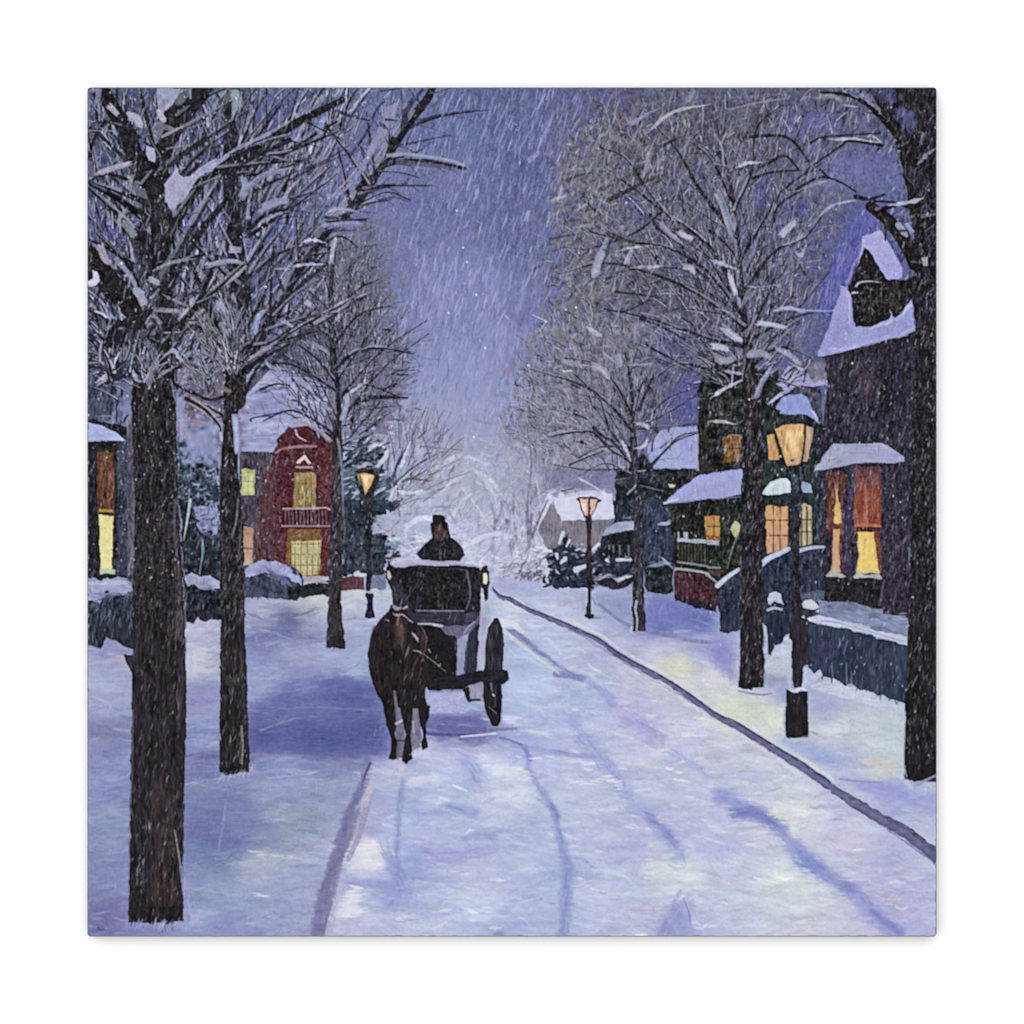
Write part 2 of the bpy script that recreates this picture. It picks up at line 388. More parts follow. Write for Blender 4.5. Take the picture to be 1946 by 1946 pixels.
# --- ground
G = [
 (200,1260,(150,155,190)),(200,1300,(160,165,205)),(200,1400,(125,130,175)),(200,1480,(135,140,190)),(200,1560,(135,145,185)),(200,1650,(130,138,180)),
 (200,1750,(120,118,172)),(230,1250,(165,162,190)),(380,1190,(178,178,203)),(380,1260,(193,193,213)),(390,1310,(145,145,190)),(400,1400,(140,150,195)),
 (400,1450,(112,115,165)),(400,1500,(125,135,175)),(400,1580,(105,112,165)),(420,1620,(120,130,175)),(500,1640,(165,172,195)),(500,1590,(130,138,178)),
 (450,1700,(140,152,190)),(560,1700,(155,162,200)),(450,1770,(145,148,195)),(560,1560,(140,152,175)),(550,1480,(150,158,200)),(620,1500,(140,148,185)),
 (600,1400,(90,95,155)),(700,1390,(92,97,155)),(640,1370,(110,112,168)),(500,1395,(105,108,160)),(560,1320,(118,122,178)),(680,1320,(98,103,165)),(640,1300,(112,118,175)),
 (500,1290,(150,158,200)),(620,1260,(150,155,200)),(680,1270,(150,160,200)),(500,1220,(122,127,176)),(550,1180,(108,112,155)),(590,1150,(170,174,190)),(500,1150,(165,165,195)),
 (700,1160,(172,176,206)),(680,1130,(196,200,205)),(590,1135,(190,195,200)),(720,1200,(165,172,208)),(560,1240,(150,154,196)),
 (760,1470,(185,185,215)),(720,1560,(165,165,205)),(700,1620,(210,210,228)),(760,1550,(165,175,215)),(850,1480,(180,190,220)),(880,1560,(165,175,210)),
 (780,1640,(150,158,205)),(750,1700,(165,172,212)),(850,1620,(165,165,210)),(900,1650,(180,180,215)),(900,1720,(190,198,225)),(960,1760,(165,172,212)),
 (800,1770,(185,190,220)),(670,1750,(190,190,218)),(950,1500,(205,210,228)),(920,1440,(190,192,225)),(1000,1420,(165,172,215)),(1000,1600,(175,182,215)),
 (1100,1500,(186,189,217)),(1060,1650,(160,170,210)),(1150,1600,(180,182,215)),(1150,1700,(185,190,220)),(1250,1730,(190,186,212)),(1200,1600,(176,176,215)),
 (1290,1650,(205,210,218)),(1290,1760,(165,168,208)),(1350,1600,(180,182,218)),(1400,1500,(182,187,215)),(1500,1550,(212,212,220)),(1600,1600,(192,187,215)),
 (1700,1650,(180,180,215)),(1720,1730,(178,172,215)),(1550,1760,(195,192,212)),(1500,1680,(205,210,217)),(1380,1700,(190,195,218)),(1400,1430,(195,195,215)),
 (1300,1400,(198,194,220)),(1200,1350,(185,180,215)),(1100,1330,(170,180,215)),(1000,1300,(175,188,220)),(990,1230,(165,175,212)),(1050,1220,(180,188,218)),
 (1050,1160,(184,188,218)),(980,1150,(194,203,220)),(960,1115,(160,162,200)),(1000,1110,(170,174,214)),(900,1390,(118,116,168)),(850,1385,(108,108,165)),
 (860,1320,(170,178,214)),(800,1420,(190,190,222)),(870,1440,(186,186,222)),
 (1100,1150,(180,180,210)),(1080,1180,(186,186,212)),(1150,1230,(172,174,207)),(1250,1250,(195,190,215)),(1290,1270,(205,210,196)),(1250,1185,(115,122,185)),
 (1330,1175,(110,118,185)),(1350,1230,(160,160,208)),(1400,1345,(202,208,198)),(1440,1320,(180,184,205)),(1350,1290,(204,204,210)),(1470,1360,(205,210,202)),
 (1600,1380,(190,195,207)),(1680,1400,(186,196,205)),(1600,1450,(175,180,210)),(1680,1460,(200,200,205)),(1700,1500,(158,160,212)),(1740,1560,(175,178,210)),
 (1500,1310,(158,162,200)),(1560,1335,(165,168,200)),(1490,1250,(170,176,196)),(1170,1160,(150,158,196)),(1380,1180,(150,158,196))]
def _lift(x, y, c):
    r = y > 1100 and x > 600 + max(0, (1780 - y)) * .35 and min(c) > 140
    k = (7, 10, 9) if r and x > 700 else ((4, 5, 4) if min(c) > 120 else (-2, 0, -2))
    return tuple(min(236, c[i] + k[i]) for i in range(3))
G = [(x, y, _lift(x, y, c)) for x, y, c in G]
GR = idw(G, 3.0)
GR += (noise(26, 7, seed=41) * 5 + noise(60, 18, seed=42) * 4)[..., None] / 255 * np.array([1, 1, .7], np.float32)
NAT()
yard = part('snowy_yard', None, 'blue shaded snow on the left under the trees')
road = part('snowy_road', None, 'pale snow covered road with wheel ruts')
walk = part('snowy_pavement', None, 'snow covered pavement on the right with warm lamplight patches')
YARD = [(167,1080),(760,1080),(720,1400),(690,1450),(655,1560),(625,1680),(600,1779),(167,1779)]
ROAD = [(720,1420),(730,1330),(900,1110),(960,1098),(1000,1150),(1110,1215),(1240,1295),(1350,1357),(1480,1440),(1620,1530),(1779,1645),(1779,1779),(600,1779),(655,1560),(690,1450)]
WALK = [(930,1092),(1060,1100),(1280,1140),(1500,1180),(1779,1180),(1779,1640),(1620,1525),(1480,1433),(1350,1350),(1240,1290),(1110,1208),(1000,1145)]
for poly, pid in ((YARD, yard), (ROAD, road), (WALK, walk)):
    a, sl = mask(poly, 1.0)
    comp(a, sl, GR[sl], pid)
dabs(YARD, 2600, (16, 60), 2, (2.5, 8), GR, (.25, .55), yard, 9)
dabs(ROAD, 3000, (16, 64), -6, (2.5, 9), GR, (.25, .55), road, 14)
dabs(WALK, 1200, (12, 44), -8, (2, 7), GR, (.25, .55), walk, 10)
dabs(YARD, 1500, (8, 34), 3, (.9, 2.6), [(176,182,214),(150,156,200),(110,114,164),(126,130,176),(190,196,220)], (.12, .4), yard, 12)
dabs(YARD, 420, (8, 26), 86, (1, 2.4), [(160,168,206),(128,134,180),(180,184,214)], (.12, .35), yard, 8)
dabs(ROAD, 900, (10, 46), -6, (.9, 2.4), [(216,220,236),(168,176,214),(226,228,236),(176,176,216),(196,206,230)], (.15, .42), road, 12)
dabs(ROAD, 620, (14, 46), -4, (3, 9), [(216,221,237),(170,180,218),(204,206,230),(154,163,210),(190,200,226)], (.14, .42), road, 12)
dabs(ROAD, 90, (10, 30), -4, (3, 8), [(228,228,232),(222,220,218),(232,232,238)], (.35, .75), road, 10)
dabs(YARD, 380, (14, 44), 3, (3, 9), [(170,178,212),(120,126,174),(150,158,196),(186,192,214)], (.12, .36), yard, 10)
dabs(WALK, 160, (10, 36), -6, (2.4, 7), [(210,214,214),(164,170,208),(196,198,220)], (.15, .45), walk, 12)
dabs(WALK, 360, (8, 34), -8, (.9, 2), [(216,218,220),(150,156,200),(206,204,226)], (.15, .4), walk, 12)

def soft(pts, w0, w1, col, pid, n=5, al=.3):
    p = spline(np.array([(x, y) for x, y in pts], float), 5); s = _f[2]
    d = np.gradient(p, axis=0); d /= np.hypot(d[:, 0], d[:, 1])[:, None] + 1e-6
    nr = np.stack([-d[:, 1], d[:, 0]], 1); w = (np.linspace(w0, w1, len(p)) / s / 2 * rng.uniform(.75, 1.2, len(p)))[:, None]
    W(np.vstack([p + nr * w, (p - nr * w)[::-1]]), col, max(2.5, min(w0, w1) * .35), min(.95, al * n * .55), 'h', 10, .9)
    HI(pts, (w0 + w1) / 2, col, None, (10, 30), None, (.15, .45), pid, 10, 7)
# the horse's blue shadow and the dark drifts on the left
NAT()
W([(470,1340),(520,1322),(610,1318),(720,1300),(740,1440),(600,1440),(470,1425)], (92,97,156), 9, .55, 'h', 9)
W([(600,1285),(700,1290),(725,1330),(600,1335)], (96,102,164), 9, .5, 'h', 9)
W([(470,1385),(600,1372),(730,1390),(735,1432),(560,1428),(470,1422)], (84,90,152), 9, .5, 'h', 9)
W([(340,1500),(470,1510),(500,1560),(470,1615),(350,1620)], (108,114,168), 9, .45, 'h', 9)
for q, w, c in [([(470,1352),(600,1345),(700,1350)],4,(150,152,198)),([(470,1430),(600,1434),(690,1440)],5,(92,96,140)),([(470,1398),(560,1366),(620,1362)],4,(170,172,208)),
   ([(620,1281),(700,1282)],5,(184,186,214)),([(475,1168),(540,1195),(610,1215)],10,(120,122,170)),([(470,1190),(550,1212)],6,(178,180,212)),([(540,1175),(600,1160)],12,(108,112,152)),
   ([(480,1620),(560,1632)],13,(196,204,208)),([(440,1640),(600,1640)],9,(170,178,204)),([(480,1700),(510,1702)],9,(214,220,234)),([(340,1440),(400,1428)],4,(96,100,150)),
   ([(350,1490),(420,1480)],6,(170,172,210)),([(520,1478),(600,1470)],6,(178,184,214)),([(420,1588),(424,1560),(428,1525)],5,(150,160,210)),([(414,1620),(418,1590)],4,(160,172,222)),
   ([(600,1460),(690,1450)],7,(130,136,170))]:
    HI(q, w, c, pid=yard)
# verge between yard and road
F(550,1350,450)
kl = part('kerb', None, 'violet shaded kerb along the left side of the road')
soft([(640,380),(590,620),(500,820),(420,1080),(330,1350),(270,1600),(230,1850)], 8, 32, (116,114,158), kl, 4, .4)
soft([(560,800),(480,1050),(390,1300),(330,1600),(290,1850)], 6, 20, (128,122,162), kl, 3, .5)
L([(640,760),(600,900),(560,1040),(480,1220)], 14, 9, (164,158,188), .8, kl, 12)
L([(450,1300),(400,1500),(340,1700),(310,1850)], 8, 12, (186,184,212), .8, kl, 8)
L([(660,430),(620,520),(600,580)], 5, 2, (78,78,120), .9, kl)
L([(690,560),(640,680),(610,760)], 10, 16, (190,186,206), .7, road, 12)
# wheel ruts and drifts on the road
soft([(930,560),(900,750),(885,950),(880,1200),(900,1330)], 9, 12, (134,142,196), road, 3, .3)
soft([(760,1100),(830,1250),(900,1450),(800,1600)], 10, 40, (150,156,208), road, 4, .22)
soft([(1380,380),(1480,480),(1540,600)], 24, 30, (158,166,212), road, 4, .3)
soft([(1240,760),(1400,820),(1540,840)], 10, 20, (148,158,206), road, 3, .3)
soft([(1420,1050),(1560,1020),(1700,1030)], 10, 22, (150,156,206), road, 3, .3)
soft([(1000,1130),(1300,1170),(1700,1130)], 10, 26, (164,166,214), road, 3, .3)
soft([(500,1400),(700,1420),(1000,1520)], 10, 30, (150,156,208), road, 3, .3)
soft([(1150,80),(1350,70),(1590,90)], 16, 14, (108,108,168), road, 4, .4)
L([(1130,190),(1300,200),(1640,195)], 7, 4, (82,82,150), .9, road)
L([(1120,120),(1300,150),(1590,160)], 13, 10, (104,104,162), .8, road)
L([(1390,240),(1600,225)], 4, 2, (110,110,160), .8, road)
L([(1400,215),(1680,190)], 3, 4, (226,228,240), .9, road)
L([(1640,160),(1850,150)], 8, 4, (104,120,158), .7, road, 6, .6)
for p, c in [([(560,1100),(700,1060),(780,1160),(700,1190),(600,1190)],(226,228,236)),([(500,1310),(600,1210),(740,1220),(750,1300),(600,1310)],(224,222,234)),
   ([(380,1620),(470,1480),(640,1470),(560,1560),(620,1650),(420,1700)],(222,226,238)),([(960,540),(1200,520),(1300,560),(1100,610),(970,600)],(208,208,230)),
   ([(1600,420),(1900,460),(1850,560),(1650,520)],(218,224,238)),([(1730,60),(1830,20),(1900,80),(1840,120)],(214,218,238))]:
    W(p, c, 5, .9, 'h', 7, 1.2)
F(950,1350,450)
soft([(0,240),(200,300),(500,350),(800,380)], 12, 10, (150,156,208), road, 3, .35)
soft([(205,300),(240,380),(230,480),(300,600),(440,820),(470,950),(520,1150),(550,1300),(540,1500),(510,1850)], 7, 24, (142,152,204), road, 4, .3)
L([(200,310),(245,400)], 7, 8, (128,130,184), .7, road); L([(420,760),(470,870)], 6, 8, (132,142,180), .8, road, 6, .5)
L([(560,1450),(530,1640),(505,1850)], 5, 7, (140,150,200), .7, road)
soft([(560,60),(680,200),(860,430),(960,560),(1060,720),(1200,880),(1380,1050),(1480,1230)], 22, 24, (152,162,214), road, 4, .28)
soft([(1200,860),(1330,960),(1440,1110)], 16, 14, (138,142,200), road, 4, .3)
soft([(1000,40),(1150,130),(1330,270)], 30, 26, (158,160,210), road, 4, .28)
soft([(1380,330),(1560,440),(1720,560)], 16, 16, (164,172,214), road, 3, .25)
soft([(1500,1560),(1450,1680),(1380,1850)], 26, 74, (154,160,206), road, 4, .35)
L([(1500,1540),(1540,1640),(1560,1760)], 3, 3, (132,132,186), .6, road)
L([(0,230),(60,235),(180,285)], 4, 4, (124,120,178), .8, road)
for q, w, c in [([(260,400),(600,400),(830,470)],14,(214,212,232)),([(540,560),(700,600),(900,530)],12,(222,226,236)),([(900,540),(960,620),(960,700)],14,(220,216,232)),
   ([(800,790),(880,830),(980,790)],8,(214,218,230)),([(1000,440),(1150,430),(1280,480)],13,(210,214,222)),([(1200,1260),(1280,1340),(1240,1420)],26,(210,212,220)),
   ([(1360,250),(1370,320),(1440,360)],3,(214,218,236)),([(1460,190),(1620,200)],10,(222,222,228)),([(1700,80),(1850,190),(1932,280)],11,(214,216,222)),
   ([(0,480),(180,500),(240,560)],20,(216,220,232)),([(180,180),(420,200)],14,(216,218,230)),([(1500,700),(1650,740),(1700,790)],10,(208,210,220)),
   ([(1560,40),(1650,70),(1720,120)],9,(226,226,232)),([(1180,520),(1300,600)],10,(200,196,216)),([(1250,1080),(1290,1160)],10,(206,206,216))]:
    HI(q, w, c, pid=road, ang=3 if w >= 8 else None)
F(1350,1350,450)
soft([(40,690),(300,800),(560,980),(760,1180),(950,1340),(1150,1480),(1300,1620),(1450,1760),(1560,1850)], 22, 30, (142,150,206), road, 5, .3)
soft([(180,850),(420,850),(600,970)], 26, 22, (126,132,192), road, 4, .32)
soft([(700,1230),(800,1260),(900,1320)], 24, 24, (124,138,198), road, 4, .3)
soft([(1060,1430),(1180,1480)], 20, 20, (128,134,192), road, 3, .35)
soft([(1300,1620),(1450,1740),(1560,1830)], 4, 16, (126,130,186), road, 3, .4)
for q, w, c in [([(540,760),(660,760),(800,750)],12,(224,222,220)),([(510,800),(560,860),(600,880)],18,(224,224,216)),([(620,880),(720,950),(780,960)],18,(206,208,206)),
   ([(470,1350),(580,1370),(660,1390)],14,(226,230,226)),([(440,1420),(640,1480)],18,(208,214,214)),([(690,1730),(860,1720),(960,1750)],12,(218,220,222)),([(760,1770),(900,1790)],9,(214,216,218)),
   ([(1010,1080),(1090,1120),(1170,1160)],5,(214,214,226)),([(0,90),(120,180),(200,230)],13,(216,214,220)),([(160,540),(260,600),(420,740)],14,(204,206,214)),
   ([(100,1000),(300,1010)],5,(214,214,224)),([(300,1100),(420,1110)],12,(212,214,224)),([(300,220),(460,320),(600,420)],10,(180,178,212)),([(200,1820),(280,1740)],5,(206,206,220)),
   ([(600,600),(760,680)],12,(206,206,212)),([(840,840),(880,850)],14,(212,214,222)),([(1500,1300),(1600,1330)],16,(190,188,214)),([(1400,1500),(1600,1600)],22,(192,184,208))]:
    HI(q, w, c, pid=road, ang=3 if w >= 8 else None)
F(950,950,400)
soft([(60,1200),(250,1310),(500,1500),(640,1590),(800,1650)], 5, 9, (120,122,172), road, 3, .45)
L([(520,1600),(640,1620),(760,1660)], 14, 5, (134,130,190), .8, road)
L([(70,1200),(150,1210),(260,1310)], 3, 9, (130,128,166), .85, road)
L([(0,1170),(180,1320),(400,1490),(540,1590)], 9, 4, (206,212,214), .8, road)
soft([(800,1670),(950,1760),(1050,1900)], 10, 18, (150,156,208), road, 3, .35)
L([(30,1130),(120,1140),(200,1210)], 16, 9, (216,220,228), .8, road)
L([(420,1270),(500,1330),(560,1400)], 8, 8, (206,210,228), .6, road); L([(560,1400),(700,1360),(780,1400)], 8, 6, (200,202,222), .6, road)
# right kerb
kr = part('kerb', None, 'dark slate line of the kerb between the road and the right pavement')
kp = [(950+x*.20704, 950+y*.20704) for x, y in [(-70,820),(0,890),(100,915),(250,1010),(480,1095),(750,1220),(900,1290),(1100,1435),(1400,1600),(1700,1780)]] + \
     [(1350+x*.23292, 1350+y*.23292) for x, y in [(20,30),(200,120),(350,210),(600,370),(850,530),(1000,640),(1150,740),(1350,860),(1600,1000),(1860,1200)]]
NAT()
kp = spline(kp, 5); kp[:, 1] += rng.normal(0, .5, len(kp)); kw = (1 + .07 * rng.standard_normal(len(kp))) * np.interp(np.arange(len(kp)), [0, 12, 30, 48, 60, 75, 95], [5, 7, 8, 10, 13, 16, 28])
top = kp - np.stack([-kw * .15, kw * .45], 1); bot = kp + np.stack([-kw * .15, kw * .45], 1)
P(np.vstack([top, bot[::-1]]), (96,94,130), kr, 1.1, 14, 'h')
L(top[:75:2], 2.5, 3.5, (52,52,84), .75, kr); L((kp + [0, 1])[::2], 3, 9, (118,116,156), .45, kr, 10, .6)
L((top + [4, -6])[22:75:2], 5, 7, (212,216,220), .65, walk, 8, .7)
L((bot + [-3, 5])[34:70:2], 4, 9, (214,214,224), .45, road, 8, .5)
F(950,950,400)
L([(910,960),(1050,1070),(1200,1160),(1400,1210),(1700,1280),(1930,1310)], 6, 8, (128,130,172), .8, walk, 6, .7)
W([(1340,880),(1600,900),(1900,1000),(1932,1110),(1700,1130),(1350,1090)], (112,116,182), 9, .75, 'v', 9)
W([(880,880),(1210,880),(1210,1130),(1080,1060),(900,950)], (132,138,184), 9, .6, 'v', 9)
W([(1430,1480),(1700,1440),(1740,1520),(1660,1640),(1500,1560)], (214,216,196), 9, .8, 'h', 9)
W([(1400,1270),(1700,1290),(1500,1330)], (206,196,220), 9, .7, 'h', 9)
W([(500,900),(640,900),(640,960),(560,990)], (160,160,188), 5, .6, 'm', 10, 1)
W([(700,850),(790,860),(800,1020),(750,1000)], (146,148,180), 5, .6, 'v', 10, 1); L([(850,1080),(920,1085)], 4, 2, (100,100,128), .7, walk)
F(1350,950,450)
W([(0,1120),(160,1100),(210,1330),(200,1480),(60,1380),(0,1280)], (130,130,190), 9, .7, 'v', 9)
W([(440,1420),(620,1420),(620,1500),(440,1520)], (146,150,186), 9, .7, 'h', 9)
W([(60,1700),(260,1600),(470,1650),(520,1740),(300,1820),(160,1770)], (204,212,192), 9, .7, 'h', 9)
W([(450,1280),(640,1270),(640,1420),(450,1400)], (188,196,208), 9, .8, 'f', 9)
P([(840,1540),(1040,1480),(1200,1540),(1460,1650),(1560,1700),(1300,1680),(1000,1590)], (198,204,226), walk, 1.5, 8, 'h', .9)
L([(830,1520),(1000,1475),(1080,1460)], 5, 4, (206,210,230), .8, walk)
L([(230,1560),(400,1590),(500,1580)], 3, 3, (110,112,150), .7, walk)
F(1350,1350,450)
W([(1060,570),(1300,575),(1580,600),(1640,680),(1840,700),(1840,860),(1500,740),(1200,650)], (152,158,214), 9, .7, 'h', 9)
W([(560,180),(760,240),(950,330),(1090,420),(1060,460),(700,350),(560,260)], (152,164,212), 9, .7, 'h', 9)
L([(1060,560),(1160,575),(1400,590)], 4, 3, (140,142,190), .7, walk); L([(1280,420),(1420,440),(1500,510)], 14, 9, (206,200,196), .7, walk, 8, .5)

# ------------------------------------------------------------------ houses
K1 = (34, 33, 42)
# left edge house with a bay window
hl = part('house', None, 'dark house cut by the left edge with a lit sash window')
F(150,550,400)
P([(80,560),(260,620),(330,900),(300,1200),(80,1250)], (40,44,56), None, 2.5, 16, 'v', .5)
dabs([(80,560),(420,560),(440,1350),(80,1230)], 160, (8,26), 80, (1.5,4), [(34,36,46),(56,62,78),(44,50,62),(82,90,112)], (.4,.9), None, 14)
P([(80,1190),(430,1250),(520,1200),(520,3600),(80,2700)], (44,42,54), hl, 1.2, 14, 'v')
P([(80,1390),(430,1390),(400,2700),(80,2700)], (38,36,42), hl, 1, 12, 'v')
P([(350,1400),(480,1300),(500,2700),(350,2700)], (58,60,80), hl, 1.2, 16, 'v')
dabs([(440,1250),(505,1180),(500,2700),(440,2700)], 60, (14,50), 88, (2,6), [(112,106,124),(136,128,140),(82,78,96)], (.5,.9), hl, 4)
hlr = part('roof_snow', hl); P([(80,1225),(200,1245),(330,1310),(430,1395),(80,1395)], (164,172,214), hlr, .8, 10, 'h')
hw = part('window', hl); P([(165,1490),(310,1490),(322,1932),(325,2050),(170,2050)], (98,58,42), hw, 1, 20, 'v')
dabs([(170,1500),(310,1500),(315,2040),(175,2040)], 40, (8,24), 85, (1.5,4), [(128,72,46),(80,50,42),(150,96,62)], (.5,.9), hw, 8)
F(150,950,400)
P([(185,80),(310,88),(312,112),(180,108)], (164,142,66), hw, .4)
P([(178,112),(312,118),(306,140),(184,134)], (56,48,34), hw, .4)
P([(180,136),(310,142),(308,400),(298,640),(300,672),(192,672),(190,400)], (222,212,142), hw, .7, 8, 'f', 1, (224,222,150))
P([(190,630),(335,635),(335,678),(190,680)], (176,196,170), part('sill', hl), .6)
P([(80,630),(180,660),(190,710),(500,690),(490,720),(80,715)], (30,32,38), hl, 1)
# left hedge
hg = part('hedge', None, 'snow capped hedge under the left window')
P([(80,720),(490,730),(520,1350),(480,1380),(230,1290),(220,1370),(80,1350)], (38,42,54), hg, 2, 16, 'v')
dabs([(80,880),(490,860),(500,1330),(80,1330)], 170, (6,22), 84, (1.2,3), [(66,76,98),(90,100,128),(24,26,34),(50,58,76),(120,130,160)], (.4,.9), hg, 12)
hs = part('snow_cap', hg); P([(80,720),(200,735),(380,708),(480,740),(495,840),(400,870),(300,850),(230,900),(80,930)], (158,162,200), hs, 2.5, 16, 'h')
HI([(90,760),(300,760),(470,770)], 12, (192,194,218), pid=hs); HI([(90,880),(200,870),(440,860)], 12, (120,126,166), pid=hs)
P([(80,1330),(225,1370),(245,1262),(330,1290),(400,1350),(520,1370),(520,1420),(80,1420)], (150,152,192), yard, 1.5, 12, 'h')

# blue snowy shrubs between the first two trunks
sh = part('conifer', None, 'snow laden blue green conifer between the two front trunks')
F(150,550,400)
P([(900,1180),(1000,1260),(1280,1260),(1300,1932),(900,1932)], (118,126,166), sh, 3, 20, 'm')
P([(905,1380),(990,1400),(1000,1520),(1230,1560),(1280,1640),(1290,1960),(900,1960)], (48,60,76), sh, 3, 18, 'm')
P([(1020,1300),(1200,1290),(1280,1400),(1260,1480),(1080,1500),(1010,1480)], (150,158,204), sh, 2, 12, 'm')
dabs([(905,1400),(1280,1500),(1290,1932),(905,1932)], 150, (6,20), 40, (2,7), [(46,60,72),(70,86,104),(120,136,166),(34,42,56),(150,160,194),(60,84,88)], (.5,.95), sh, 50)
F(150,950,400)
P([(920,0),(1290,0),(1290,700),(960,700)], (34,40,50), sh, 2, 14, 'm')
P([(1060,80),(1200,0),(1270,40),(1290,240),(1240,340),(1160,280),(1080,200)], (142,146,186), sh, 3, 20, 'm')
dabs([(980,0),(1290,0),(1290,330),(1020,330)], 70, (5,16), 50, (2,5), [(70,80,110),(170,174,206),(110,118,156),(46,54,70)], (.5,.9), sh, 40)
dabs([(960,300),(1300,300),(1300,690),(970,690)], 60, (5,16), 80, (1.5,4), [(58,68,78),(30,32,38),(84,96,104)], (.4,.8), sh, 20)
L([(1020,0),(990,200),(960,370)], 6, 2, (186,200,206), .9, sh); L([(1130,370),(1130,500),(1105,680)], 3, 2, (140,166,172), .9, sh)
L([(1125,350),(1145,450),(1130,560)], 3, 2, (120,146,156), .8, sh)
hg2 = part('hedge', None, 'low hedge with a rounded snow cap between the two front trunks')
P([(960,700),(1290,690),(1300,1100),(1130,1110),(1090,1070),(1050,1130),(980,1120)], (34,38,48), hg2, 1.5, 14, 'm')
P([(970,690),(1040,660),(1100,700),(1200,690),(1290,740),(1290,820),(1150,830),(1060,790),(990,800)], (160,164,198), part('snow_cap', hg2), 1.5, 14, 'm')
HI([(1060,830),(1140,810),(1240,830)], 6, (110,112,156), pid=hg2)
dabs([(980,840),(1290,840),(1290,1090),(980,1090)], 40, (5,14), 80, (1.2,3), [(70,76,94),(110,118,140),(24,26,34)], (.4,.8), hg2, 20)

# red brick house
rh = part('house', None, 'red brick house with a snowy roof and yellow windows')
F(150,550,400)
rr = part('roof', rh)
P([(1480,780),(1600,760),(1960,740),(2300,900),(2200,1500),(1780,1510),(1440,1510),(1430,1100)], (156,159,200), rr, 1.5, 14, 'h')
HI([(1600,860),(1900,860)], 14, (176,180,196), pid=rr); HI([(1600,950),(1860,900),(1932,910)], 9, (84,92,112), pid=rr); HI([(1620,1180),(1800,1150),(1932,1110)], 6, (82,84,126), n=14, pid=rr)
HI([(1500,1280),(1760,1230)], 30, (172,176,214), pid=rr); HI([(1560,1080),(1900,1030)], 40, (140,142,188), pid=rr)
NAT()
P([(455,858),(520,860),(522,1095),(455,1095)], (70,64,78), rh, 1, 18, 'v')
P([(518,862),(528,835),(548,812),(585,808),(640,830),(650,1095),(512,1095)], (88,42,52), rh, 1, 16, 'f')
P([(500,900),(525,870),(525,1090),(480,1090)], (84,50,60), rh, 2, 14, 'v')
dabs([(515,870),(645,830),(645,1090),(500,1090)], 190, (4,14), 82, (1,3), [(104,56,64),(70,36,46),(130,88,100),(54,36,48),(92,46,52),(84,60,76)], (.35,.8), rh, 14)
dabs([(455,870),(515,870),(512,1090),(460,1090)], 60, (5,16), 80, (1.2,3), [(92,90,110),(58,52,66),(104,76,84)], (.4,.8), rh, 10)
F(150,550,400)
w1 = part('window', rh); P([(1490,1650),(1612,1650),(1612,1890),(1490,1890)], (176,176,118), w1, .8, 14); P([(1530,1690),(1590,1690),(1600,1860),(1520,1860)], (200,200,140), w1, 1, 10)
L([(1550,1650),(1552,1890)], 1.4, 1.4, (120,116,80), .8, w1); L([(1495,1760),(1610,1762)], 1.4, 1.4, (110,108,76), .7, w1)
L([(1800,1500),(1860,1465),(1960,1450)], 3, 4, (160,110,124), .85, rh)
F(550,550,400)
L([(0,1450),(120,1440),(240,1440)], 5, 5, (154,124,144), .85, rh)
L([(55,1290),(80,1350),(150,1390)], 4, 3, (190,176,196), .85, rh)
P([(55,1590),(135,1515),(200,1595),(170,1600),(135,1560),(90,1600)], (214,186,200), rh, .5)
L([(65,1630),(205,1635)], 4, 4, (196,160,168), .85, rh)
w2 = part('window', rh); P([(45,1680),(235,1680),(240,2120),(30,2120)], (150,130,76), w2, 1, 22, 'v')
dabs([(60,1690),(210,1690),(210,2100),(60,2100)], 46, (5,16), 85, (1.2,4), [(196,180,112),(120,96,56),(214,204,140),(150,120,70)], (.5,.9), w2, 8)
for x in (90, 150, 200): L([(x,1690),(x - 4,2110)], 1.4, 1.4, (92,70,48), .7, w2)
for y in (1780, 1880, 1990): L([(50,y),(225,y)], 1.3, 1.3, (92,70,48), .6, w2)
F(550,950,400)
dabs([(45,-60),(235,-60),(235,60),(45,60)], 20, (4,12), 85, (1.2,3.5), [(190,174,110),(110,88,54)], (.4,.8), w2, 8)
bal = part('balcony', rh)
P([(-60,80),(370,80),(370,250),(-60,250)], (68,34,44), bal, .8, 14, 'v')
L([(-60,82),(200,80),(330,72),(370,90)], 3.5, 3.5, (190,160,176), .9, bal); L([(-60,240),(370,240)], 3.5, 3, (184,140,158), .9, bal)
for x in range(-40, 360, 34): L([(x,95),(x+5,225)], 1.6, 1.6, (166,120,138), .8, bal)
w3 = part('window', rh)
P([(-20,270),(290,270),(290,700),(-40,700)], (128,92,54), w3, 1, 16, 'v')
P([(10,380),(290,372),(270,690),(30,690)], (196,186,128), w3, .8, 12)
for x in (50, 105, 165, 215, 265): L([(x,395),(x - 4,690)], 2, 2, (120,98,62), .85, w3)
for y in (405, 500, 600): L([(10,y),(280,y)], 2.2, 2.2, (132,108,66), .85, w3)
dabs([(0,280),(290,280),(280,370),(0,370)], 16, (6,18), 20, (1.5,3), [(176,148,76),(150,110,66),(112,70,48)], (.4,.8), w3, 20)
F(150,950,400)
w4 = part('window', rh); P([(1505,240),(1600,255),(1596,600),(1510,600)], (172,124,104), w4, 1, 16, 'v', 1, (204,172,140)); L([(1500,440),(1590,450)], 2.4, 2.4, (90,62,56), .8, w4)
HI([(1640,240),(1640,500)], 8, (130,84,84), pid=rh)
bs = part('shrub', None, 'mounded bush thick with snow left of the red house')
P([(1510,640),(1600,570),(1760,560),(1932,600),(2040,680),(2080,860),(2000,930),(1850,910),(1520,900)], (62,68,92), bs, 2, 16, 'm')
